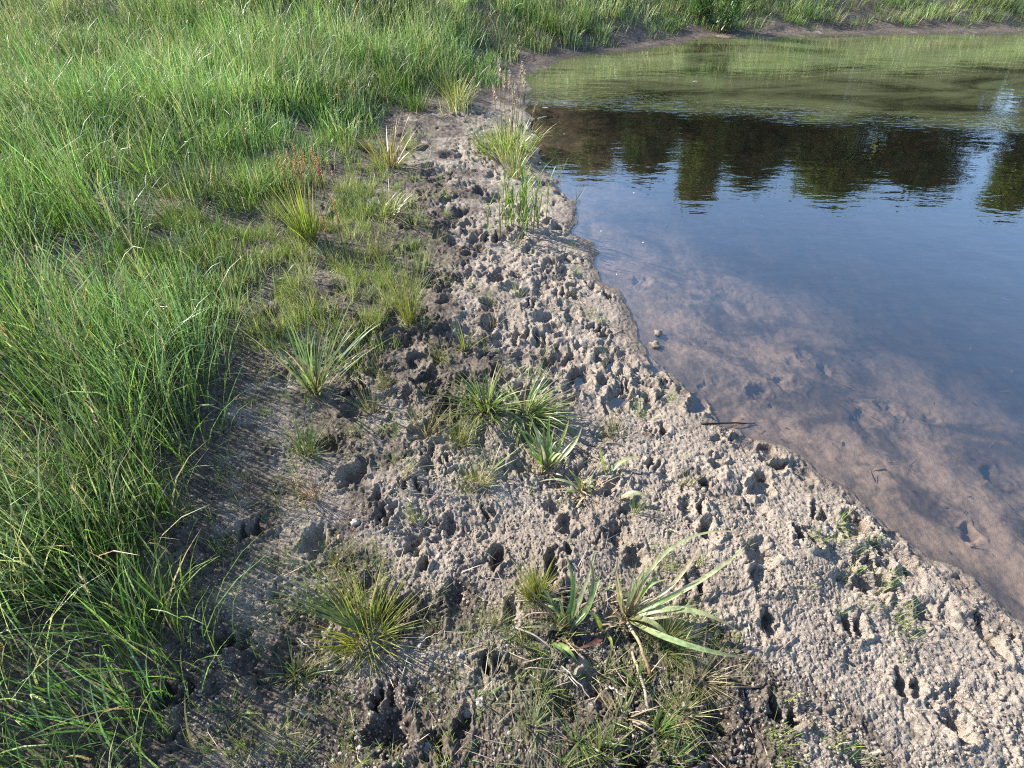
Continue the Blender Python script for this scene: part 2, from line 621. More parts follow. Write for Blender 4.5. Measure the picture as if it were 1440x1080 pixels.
def solid_material(name, rough=0.9, bump=0.3, bscale=120, var=0.4):
    m, t, out = new_mat(name)
    at = N_(t, 'ShaderNodeAttribute', attribute_name='tint')
    tc = N_(t, 'ShaderNodeTexCoord')
    nz = noise(t, tc.outputs['Object'], bscale, 5)
    comb = N_(t, 'ShaderNodeCombineColor')
    f = ramp(t, nz, 0.3, 0.7, 1 - var, 1 + var * .5)
    for i in range(3):
        t.links.new(f, comb.inputs[i])
    col = mixc(t, 1.0, at.outputs['Color'], comb.outputs[0], 'MULTIPLY')
    p = N_(t, 'ShaderNodeBsdfPrincipled')
    t.links.new(col, p.inputs['Base Color'])
    p.inputs['Roughness'].default_value = rough
    p.inputs['Specular IOR Level'].default_value = 0.2
    b = N_(t, 'ShaderNodeBump')
    b.inputs['Strength'].default_value = bump
    b.inputs['Distance'].default_value = 0.004
    t.links.new(nz, b.inputs['Height'])
    t.links.new(b.outputs[0], p.inputs['Normal'])
    t.links.new(p.outputs[0], out.inputs[0])
    return m


M_CLOD = solid_material('dry_mud_clod')
M_BARK = solid_material('bark', 0.9, 0.6, 30)


def ground_material():
    m, t, out = new_mat('sandy_mud')
    geo = N_(t, 'ShaderNodeNewGeometry')
    pos = geo.outputs['Position']
    humus_shade = N_(t, 'ShaderNodeAttribute', attribute_name='humus_shade').outputs['Fac']
    algae = N_(t, 'ShaderNodeAttribute', attribute_name='algae').outputs['Fac']
    damp = N_(t, 'ShaderNodeAttribute', attribute_name='damp').outputs['Fac']
    bed = N_(t, 'ShaderNodeAttribute', attribute_name='bed').outputs['Fac']
    n1 = noise(t, pos, 9, 6, 0.6)
    n2 = noise(t, pos, 45, 6, 0.65)
    n3 = noise(t, pos, 320, 3, 0.6)
    n4 = noise(t, pos, 3.0, 5, 0.6)
    sand = mixc(t, ramp(t, n1, 0.32, 0.68), (0.152, 0.124, 0.102), (0.256, 0.214, 0.176))
    sand = mixc(t, ramp(t, n2, 0.42, 0.72, 0, 0.7), sand, (0.33, 0.275, 0.22))
    # single grains, light and dark
    sand = mixc(t, ramp(t, n3, 0.53, 0.62, 0, 0.8), sand, (0.46, 0.40, 0.32))
    sand = mixc(t, ramp(t, n3, 0.44, 0.33, 0, 0.6), sand, (0.09, 0.07, 0.055))
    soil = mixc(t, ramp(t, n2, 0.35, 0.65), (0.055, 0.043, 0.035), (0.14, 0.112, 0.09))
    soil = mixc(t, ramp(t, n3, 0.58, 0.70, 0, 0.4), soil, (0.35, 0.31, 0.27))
    hm = math_(t, 'ADD', humus_shade, math_(t, 'MULTIPLY', math_(t, 'SUBTRACT', n1, 0.5), 1.3))
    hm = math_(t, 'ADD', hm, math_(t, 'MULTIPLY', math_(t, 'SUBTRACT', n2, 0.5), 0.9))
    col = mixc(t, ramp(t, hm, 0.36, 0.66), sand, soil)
    # thin green algae and moss film
    am = math_(t, 'ADD', algae, math_(t, 'MULTIPLY', math_(t, 'SUBTRACT', n2, 0.5), 1.6))
    am = math_(t, 'ADD', am, math_(t, 'MULTIPLY', math_(t, 'SUBTRACT', n1, 0.5), 0.8))
    col = mixc(t, ramp(t, am, 0.50, 0.95, 0, 0.42), col, (0.13, 0.13, 0.055))
    col = mixc(t, math_(t, 'MULTIPLY', damp, 0.72), col, mixc(t, 1.0, col, (0.52, 0.47, 0.43), 'MULTIPLY'))
    # pond bed: silt with dark algae patches
    b1 = ramp(t, noise(t, pos, 2.4, 8, 0.66, 0.6), 0.43, 0.60)
    b2 = ramp(t, noise(t, pos, 10, 6, 0.7, 0.8), 0.45, 0.68)
    deep = N_(t, 'ShaderNodeAttribute', attribute_name='deep').outputs['Fac']
    bcol = mixc(t, b1, (0.34, 0.265, 0.22), (0.085, 0.07, 0.062))
    bcol = mixc(t, deep, bcol, mixc(t, b1, (0.030, 0.021, 0.012), (0.014, 0.011, 0.007)))
    bcol = mixc(t, math_(t, 'MULTIPLY', b2, 0.55), bcol, (0.04, 0.034, 0.028))
    bcol = mixc(t, ramp(t, n3, 0.58, 0.70, 0, 0.15), bcol, (0.26, 0.2, 0.16))
    col = mixc(t, bed, col, bcol)
    p = N_(t, 'ShaderNodeBsdfPrincipled')
    t.links.new(col, p.inputs['Base Color'])
    t.links.new(ramp(t, damp, 0, 1, 0.92, 0.42), p.inputs['Roughness'])
    p.inputs['Specular IOR Level'].default_value = 0.25
    hgt = math_(t, 'ADD', math_(t, 'MULTIPLY', n3, 0.6), math_(t, 'MULTIPLY', noise(t, pos, 900, 2), 0.35))
    b = N_(t, 'ShaderNodeBump')
    b.inputs['Strength'].default_value = 0.75
    b.inputs['Distance'].default_value = 0.006
    t.links.new(hgt, b.inputs['Height'])
    t.links.new(b.outputs[0], p.inputs['Normal'])
    t.links.new(p.outputs[0], out.inputs[0])
    return m


# ------------------------------------------------------------------ ground: one sheet, fine near by, coarse to the horizon
az_f = np.arange(R(-74), R(74), 0.0019)
az_l = np.linspace(R(-180), R(-74), 110)[:-1]
az_r = np.linspace(R(74), R(180), 110)[1:-1]
AZ = np.concatenate([az_l, az_f, az_r]).astype(np.float32)
rs = [0.12]
while rs[-1] < 1500:
    r = rs[-1]
    if r < 1.0:
        d = 0.0030
    elif r < 3:
        d = 0.0030 + (r - 1) * 0.0022
    elif r < 12:
        d = 0.0074 + (r - 3) * 0.0030
    else:
        d = 0.033 + (r - 12) * 0.09
    rs.append(r + d)
RS = np.array(rs, np.float32)
AA, RR = np.meshgrid(AZ, RS)
GX = (np.sin(AA) * RR).ravel()
GY = (np.cos(AA) * RR).ravel()
gs = pond_sd(GX, GY)
mm = meadow_mask(GX, GY)
GZ = full_h(GX, GY, True, gs, mm)
na, nr = len(AZ), len(RS)
ii, jj = np.meshgrid(np.arange(nr - 1), np.arange(na), indexing='ij')
j2 = (jj + 1) % na
quads = np.stack([ii * na + jj, ii * na + j2, (ii + 1) * na + j2, (ii + 1) * na + jj], -1).reshape(-1, 4)[:, ::-1]
ctr = len(GX)
V = np.stack([GX, GY, GZ], 1)
V = np.vstack([V, [[0, 0, float(GZ[:na].mean())]]])
tris = np.stack([np.full(na, ctr), (np.arange(na) + 1) % na, np.arange(na)], 1)
gs, mm = np.append(gs, 1.0), np.append(mm, -1.0)
gz = V[:, 2]
xx, yy = V[:, 0].astype(np.float32), V[:, 1].astype(np.float32)
humus_shade = 0.10 + 0.85 * sstep(-0.35, 0.25, mm) + 0.62 * sstep(0.22, -0.45, xx + 0.10 * (yy - 2)) * sstep(0.7, 2.2, yy) + 0.24 * fbm(xx * 1.2, yy * 1.2, 3, 80) + 0.42 * fbm(xx * 5, yy * 5, 4, 84)
humus_shade += 0.5 * sstep(5.3, 6.6, yy)
humus_shade += 0.30 * sstep(1.05, 0.6, yy + 0.5 * xx)  # front left: dark soil, deepened further to paint in the shade there
humus_shade += 0.5 * sstep(0.3, 0.7, gs) * sstep(0.75, 0.25, np.hypot((xx - 0.32) * .9, yy - 0.42))  # front right: shade on the mud painted in with the dark soil colour
algae = 0.24 + 0.30 * sstep(0.35, 1.2, gs) + 0.30 * fbm(xx * 2.2 + 5, yy * 2.2, 3, 90)
damp = np.maximum(sstep(0.034, 0.004, gz) * sstep(0.26, 0.05, gs), 0.6 * sstep(0.1, 0.7, fbm(xx * 2.3 + 7, yy * 2.3, 4, 97) + 0.25 * sstep(0.5, -0.4, xx))) * sstep(20, 8, np.hypot(xx, yy))
deep = sstep(-0.15, -1.5, gs) + 0.6 * sstep(2.6, 3.6, yy) * sstep(0, -.2, gs)
deep = np.clip(deep, 0, 1)
bed = sstep(0.0, -0.02, gz) * sstep(0.25, 0.0, gs)
gme = mesh_from('ground', V, quads, tris, None, True, dict(humus_shade=humus_shade, algae=algae, damp=damp, bed=bed, deep=deep))
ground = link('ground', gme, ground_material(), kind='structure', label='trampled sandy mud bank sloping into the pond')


# ------------------------------------------------------------------ pond water
def water_material():
    m, t, out = new_mat('pond_water')
    geo = N_(t, 'ShaderNodeNewGeometry')
    pos = geo.outputs['Position']
    mp = N_(t, 'ShaderNodeMapping')
    mp.inputs['Scale'].default_value = (0.45, 1.0, 1.0)
    t.links.new(pos, mp.inputs['Vector'])
    n1 = noise(t, mp.outputs[0], 9, 3, 0.5)
    n2 = noise(t, mp.outputs[0], 2.2, 2, 0.5)
    mp2 = N_(t, 'ShaderNodeMapping')
    mp2.inputs['Scale'].default_value = (0.55, 1.5, 1.0)
    mp2.inputs['Rotation'].default_value = (0, 0, R(-14))
    t.links.new(pos, mp2.inputs['Vector'])
    n3 = noise(t, mp2.outputs[0], 14, 2, 0.5, 0.4)
    # a cat's-paw of wind crosses the inlet
    sx = N_(t, 'ShaderNodeSeparateXYZ')
    t.links.new(pos, sx.inputs[0])
    line = math_(t, 'ADD', sx.outputs[1], math_(t, 'MULTIPLY', sx.outputs[0], 0.22))
    line = math_(t, 'ADD', line, math_(t, 'MULTIPLY', n2, 0.5))
    band = math_(t, 'MULTIPLY', ramp(t, line, 6.15, 6.6), ramp(t, line, 7.3, 6.7))
    h = math_(t, 'ADD', math_(t, 'MULTIPLY', n1, 0.0016), math_(t, 'MULTIPLY', n2, 0.003))
    h = math_(t, 'ADD', h, math_(t, 'MULTIPLY', math_(t, 'MULTIPLY', n3, band), 0.006))
    b = N_(t, 'ShaderNodeBump')
    b.inputs['Strength'].default_value = 1.0
    b.inputs['Distance'].default_value = 1.0
    t.links.new(h, b.inputs['Height'])
    dt = N_(t, 'ShaderNodeVectorMath', operation='DOT_PRODUCT')
    t.links.new(b.outputs[0], dt.inputs[0])
    t.links.new(geo.outputs['Incoming'], dt.inputs[1])
    c1 = math_(t, 'SUBTRACT', 1.0, math_(t, 'ABSOLUTE', dt.outputs['Value']), clamp=True)
    fres = math_(t, 'ADD', math_(t, 'MULTIPLY', math_(t, 'POWER', c1, 2.15), 0.915), 0.08)      # Schlick
    gl = N_(t, 'ShaderNodeBsdfGlossy')
    gl.inputs['Roughness'].default_value = 0.015
    t.links.new(b.outputs[0], gl.inputs['Normal'])
    tr = N_(t, 'ShaderNodeBsdfTransparent')
    tr.inputs['Color'].default_value = (0.86, 0.80, 0.70, 1)
    mx = N_(t, 'ShaderNodeMixShader')
    t.links.new(fres, mx.inputs[0])
    t.links.new(tr.outputs[0], mx.inputs[1])
    t.links.new(gl.outputs[0], mx.inputs[2])
    # pale green painted into the water to brighten the mirrored far-bank grass
    reflect_tint = math_(t, 'MULTIPLY', ramp(t, line, 6.35, 6.75), ramp(t, noise(t, mp2.outputs[0], 1.1, 6, 0.65, 0.8), 0.33, 0.6, 0.02, 0.20))
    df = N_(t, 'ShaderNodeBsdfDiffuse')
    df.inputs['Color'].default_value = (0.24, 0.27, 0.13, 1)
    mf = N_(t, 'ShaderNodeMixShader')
    t.links.new(reflect_tint, mf.inputs[0])
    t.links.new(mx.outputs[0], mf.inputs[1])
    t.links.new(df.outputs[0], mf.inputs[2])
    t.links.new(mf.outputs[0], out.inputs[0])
    return m


wv = np.array([[-1.0, 0.2, 0], [4, -4, 0], [34, -6, 0], [34, 16, 0], [-1.0, 12, 0]], float)
wme = bpy.data.meshes.new('water')
wme.from_pydata([tuple(v) for v in wv], [], [(0, 1, 2, 3, 4)])
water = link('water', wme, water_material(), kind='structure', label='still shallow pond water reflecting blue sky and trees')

# ------------------------------------------------------------------ plants
GZ2 = GZ.reshape(nr, na)


def hz(x, y):
    """height of the modelled ground sheet"""
    x = np.atleast_1d(np.asarray(x, float))
    y = np.atleast_1d(np.asarray(y, float))
    r = np.clip(np.hypot(x, y), RS[0], RS[-2])
    a = np.clip(np.arctan2(x, y), AZ[0], AZ[-2])
    i = np.clip(np.searchsorted(RS, r) - 1, 0, nr - 2)
    j = np.clip(np.searchsorted(AZ, a) - 1, 0, na - 2)
    u = (r - RS[i]) / (RS[i + 1] - RS[i])
    v = (a - AZ[j]) / (AZ[j + 1] - AZ[j])
    return (GZ2[i, j] * (1 - u) * (1 - v) + GZ2[i + 1, j] * u * (1 - v) + GZ2[i, j + 1] * (1 - u) * v + GZ2[i + 1, j + 1] * u * v)


def ground_many(px, py):
    """places in metres for many photograph pixels, on the modelled ground"""
    px, py = np.atleast_1d(np.asarray(px, float)), np.atleast_1d(np.asarray(py, float))
    a, b = (px - 720) / F_PX, (540 - py) / F_PX
    d = np.stack([a, cp + b * sp, -sp + b * cp], 1)
    z = np.full(len(px), .06)
    for _ in range(6):
        t = (z - H_CAM) / d[:, 2]
        z = 0.5 * z + 0.5 * hz(d[:, 0] * t, d[:, 1] * t)
    t = (z - H_CAM) / d[:, 2]
    return np.stack([d[:, 0] * t, d[:, 1] * t], 1)


def place(px, py):
    """stand point in metres for a photograph pixel, on the modelled ground"""
    p = ground_many(px, py)[0]
    return np.array([p[0], p[1], float(hz(p[0], p[1])[0])])


def height_for(p, top_py):
    lo, hi = 0.0, 1.4
    for _ in range(30):
        m = (lo + hi) / 2
        if proj((p[0], p[1], p[2] + m))[1] > top_py:
            lo = m
        else:
            hi = m
    return lo


def jit(c, n, s=0.2):
    c = np.array(c)
    return np.clip(c[None] * (1 + rng.normal(0, s, (n, 1))) * (1 + rng.normal(0, s * .35, (n, 3))), 0.01, 0.9)


GREEN = (0.105, 0.20, 0.05)
GREY_GREEN = (0.17, 0.26, 0.11)
YELLOW_GREEN = (0.21, 0.25, 0.042)
BLUE_GREEN = (0.085, 0.15, 0.065)
STRAW = (0.42, 0.34, 0.20)
PALE = (0.34, 0.38, 0.19)
BROWN = (0.20, 0.125, 0.07)
RED = (0.34, 0.13, 0.075)


# --- the closed meadow: far too many blades to count
def meadow():
    mb = MB()
    tx, ty, hh = [], [], []
    # tuft centres over the part of the meadow the camera can see
    N = 70000
    x = rng.uniform(-9, 13, N)
    y = rng.uniform(0.0, 14.5, N)
    keep = np.abs(x) < 0.95 * y + 1.2
    x, y = x[keep], y[keep]
    m = meadow_mask(x, y)
    s = pond_sd(x, y)
    lump = fbm(x * 1.1, y * 1.1, 3, 120)
    dens = np.where(m > 0, 0.85, np.exp(m / 0.10) * 0.7)
    r = np.hypot(x, y)
    dens *= np.clip(8.0 / np.maximum(r, 3.0), 0.5, 1.0) * np.where(y > 12.5, 0.6, 1) * np.where((y > 7.6) & (x > 0), 1.7, 1)
    dens *= np.clip(0.75 + 0.9 * lump, np.where(y > 6.5, .55, .12), 1.15)
    keep = (rng.random(len(x)) < dens * 0.34) & (s > (0.12 + 0.12 * rng.random(len(x))) * np.where(y > 5.5, 2.2, 1))
    x, y, m, s, lump = x[keep], y[keep], m[keep], s[keep], lump[keep]
    n = len(x)
    print('meadow tufts', n)
    rr = np.hypot(x, y)
    hgt = (0.20 + 0.22 * sstep(0, 0.9, m) + 0.14 * fbm(x * 0.8 + 7, y * 0.8, 2, 125)) * rng.uniform(0.65, 1.25, n)
    hgt *= np.where(y > 8.0, 0.75, 1.0) * np.where(y < 2.0, 1.85, 1.0)
    hgt = np.clip(hgt, 0.08, 0.80)
    kind = rng.random(n)
    colmix = fbm(x * 0.9 + 3, y * 0.9, 3, 130)
    z = hz(x, y)
    per = np.where(rr < 6, 46, np.where(rr < 9, 34, 24))
    B, AZm, LE, BE, LL, WW, CO, TI, RO = [], [], [], [], [], [], [], [], []
    for i in range(n):
        k = int(per[i] * random.uniform(.7, 1.3))
        sg = 0.045 + 0.035 * random.random()
        bx = x[i] + rng.normal(0, sg, k)
        by = y[i] + rng.normal(0, sg, k)
        B.append(np.stack([bx, by, np.full(k, z[i] - 0.02)], 1))
        out = np.arctan2(by - y[i], bx - x[i])
        AZm.append(out + rng.normal(0, 0.7, k))
        LE.append(np.abs(rng.normal(0.10, 0.13, k)))
        BE.append(np.abs(rng.normal(0.55, 0.45, k)))
        LL.append(hgt[i] * rng.uniform(0.55, 1.15, k))
        WW.append(rng.uniform(0.003, 0.0085, k) * (1.0 if rr[i] < 5 else 1.3))
        if kind[i] < 0.30:
            c = GREEN
        elif kind[i] < 0.68:
            c = GREY_GREEN
        elif kind[i] < 0.86:
            c = (0.17, 0.275, 0.06)
        else:
            c = PALE
        if y[i] > 7.6 and random.random() < .6:
            c = random.choice((PALE, (0.26, 0.32, 0.10), GREY_GREEN))
        c = np.array(c) * (1 + 0.5 * colmix[i]) * random.uniform(.75, 1.3)
        cc = jit(c, k, 0.22)
        dead = rng.random(k) < 0.07
        cc[dead] = jit(STRAW, int(dead.sum()), .2)
        CO.append(cc)
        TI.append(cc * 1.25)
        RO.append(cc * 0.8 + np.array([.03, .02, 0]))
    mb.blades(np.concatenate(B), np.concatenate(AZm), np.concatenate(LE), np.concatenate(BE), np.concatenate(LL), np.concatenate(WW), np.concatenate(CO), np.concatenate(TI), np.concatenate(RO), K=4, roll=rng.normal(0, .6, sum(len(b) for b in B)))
    # flowering culms with loose pale panicles standing above the leaves
    q = rng.choice(n, min(n, 1300), replace=False)
    q = q[hgt[q] > 0.25]
    k = len(q)
    bx, by = x[q] + rng.normal(0, .05, k), y[q] + rng.normal(0, .05, k)
    L = hgt[q] * rng.uniform(1.2, 1.6, k)
    az = rng.uniform(0, 6.28, k)
    le = np.abs(rng.normal(0.08, .10, k))
    base = np.stack([bx, by, z[q]], 1)
    cc = jit((0.30, 0.30, 0.15), k, .15)
    mb.blades(base, az, le, 0.25, L, 0.0028, cc, jit((0.42, 0.34, 0.24), k, .15), K=4, shape=0.2)
    t0 = np.stack([np.sin(le + .12) * np.cos(az), np.sin(le + .12) * np.sin(az), np.cos(le + .12)], 1)
    for j in range(9):
        f = 0.74 + 0.028 * j
        bb = base + t0 * (L * f)[:, None]
        mb.blades(bb, rng.uniform(0, 6.28, k), rng.uniform(.2, .7, k), 0.2, rng.uniform(.02, .045, k), 0.0042, jit((0.40, 0.33, 0.24), k, .2), K=2)
    me = mb.build('meadow_grass')
    print('meadow verts', len(me.vertices))
    link('meadow_grass', me, M_GRASS, kind='stuff', label='dense tall green meadow grass on the bank')


meadow()


# --- short sparse grass and moss film over the left half of the mud
def short_turf():
    mb = MB()
    N = 22000
    px = rng.uniform(120, 640, N)
    py = rng.uniform(190, 1078, N)
    dens = sstep(640, 470, px) * (0.07 + 0.93 * sstep(540, 330, py)) * (1 - 0.75 * sstep(560, 700, py))
    q = rng.random(N) < dens
    pts = ground_many(px[q], py[q])
    clump = fbm(pts[:, 0] * 3.5, pts[:, 1] * 3.5, 3, 140)
    pts = pts[clump > 0.10]
    # also scattered moss sprigs on the sand
    n2 = 700
    p2 = ground_many(rng.uniform(600, 1300, n2), rng.uniform(330, 1078, n2))
    c2 = fbm(p2[:, 0] * 3.0 + 9, p2[:, 1] * 3.0, 3, 145)
    p2 = p2[(c2 > 0.28) & (pond_sd(p2[:, 0], p2[:, 1]) > 0.12)]
    # and in the churned front corner
    p3 = ground_many(rng.uniform(670, 1040, 420), rng.uniform(840, 1090, 420))
    p3 = p3[fbm(p3[:, 0] * 6, p3[:, 1] * 6, 3, 147) > .1]
    nfront = len(p3)
    pts = np.vstack([pts, p2, p3])
    z = hz(pts[:, 0], pts[:, 1])
    n = len(pts)
    per = 13
    b = np.repeat(np.stack([pts[:, 0], pts[:, 1], z], 1), per, 0)
    k = len(b)
    b[:, :2] += rng.normal(0, .014, (k, 2))
    b[:, 2] -= .004
    small = rng.uniform(0.35, 1.0, n)
    small[n - nfront:] *= .55
    small = np.repeat(small, per)
    tone = np.repeat(rng.random(n), per)
    c = np.where((tone < .45)[:, None], np.array([0.25, 0.32, 0.07]), np.where((tone < .85)[:, None], np.array([0.17, 0.26, 0.065]), np.array([0.30, 0.26, 0.13])))
    c = c * rng.uniform(.7, 1.3, (k, 1))
    mb.blades(b, rng.uniform(0, 6.28, k), np.abs(rng.normal(.22, .22, k)), np.abs(rng.normal(.3, .3, k)), rng.uniform(.03, .095, k) * small * np.repeat(1 + .8 * sstep(1.5, 2.2, pts[:, 1]) * (rng.random(n) < .5), per), rng.uniform(.0015, .003, k), c, c * 1.2, K=3)
    link('short_turf', mb.build('short_turf'), M_GRASS, kind='stuff', label='thin short turf and moss spreading over the mud')


short_turf()


def tussock_mesh(name, n, spread, L, W, cols, lean=0.35, bend=0.5, K=6, dead=0.12, fold=0.0, leansd=0.22, minL=0.5):
    """unit plant at the origin"""
    mb = MB()
    rad = np.sqrt(rng.random(n)) * spread
    th = rng.uniform(0, 6.283, n)
    b = np.stack([np.cos(th) * rad, np.sin(th) * rad, np.full(n, -0.012)], 1)
    ph, bias = rng.uniform(0, 6.28), rng.uniform(.25, .8)
    th = np.arctan2(np.sin(th) + bias * math.sin(ph), np.cos(th) + bias * math.cos(ph))
    le = np.clip(lean * (rad / spread) + rng.normal(0.06, leansd, n), 0.0, 1.35)
    pick = rng.integers(0, len(cols), n)
    c = np.array(cols)[pick] * rng.uniform(.75, 1.25, (n, 1))
    tip = c * np.array([1.25, 1.15, 1.0])
    dd = rng.random(n) < dead
    c[dd] = jit(STRAW, int(dd.sum()), .2)
    tip[dd] = c[dd] * 1.1
    brown = rng.random(n) < .3
    tip[brown] = jit((0.34, 0.24, 0.11), int(brown.sum()), .2)
    root = c * .6 + np.array([0.12, 0.08, 0.04])
    mb.blades(b, th + rng.normal(0, .5, n), le, np.abs(rng.normal(bend, bend * .5, n)), L * rng.uniform(minL, 1.08, n), W * rng.uniform(.6, 1.15, n), c, tip, root, K=K, fold=fold, roll=rng.normal(0, .35, n), wbase=.55)
    return mb.build(name, smooth=bool(fold))


def stand(name, label, cat, p, group=None, rz=0.0, sc=1.0):
    o = link(name, None, None, label=label, category=cat)
    o.location = p
    o.rotation_euler = (0, 0, rz)
    o.scale = (sc, sc, sc)
    if group:
        o['group'] = group
    return o


def plant(name, label, cat, p, mesh, mat, group=None, rz=0.0, sc=1.0):
    o = link(name, mesh, mat, label=label, category=cat)
    o.location = p
    o.rotation_euler = (0, 0, rz)
    o.scale = (sc, sc, sc)
    if group:
        o['group'] = group
    return o


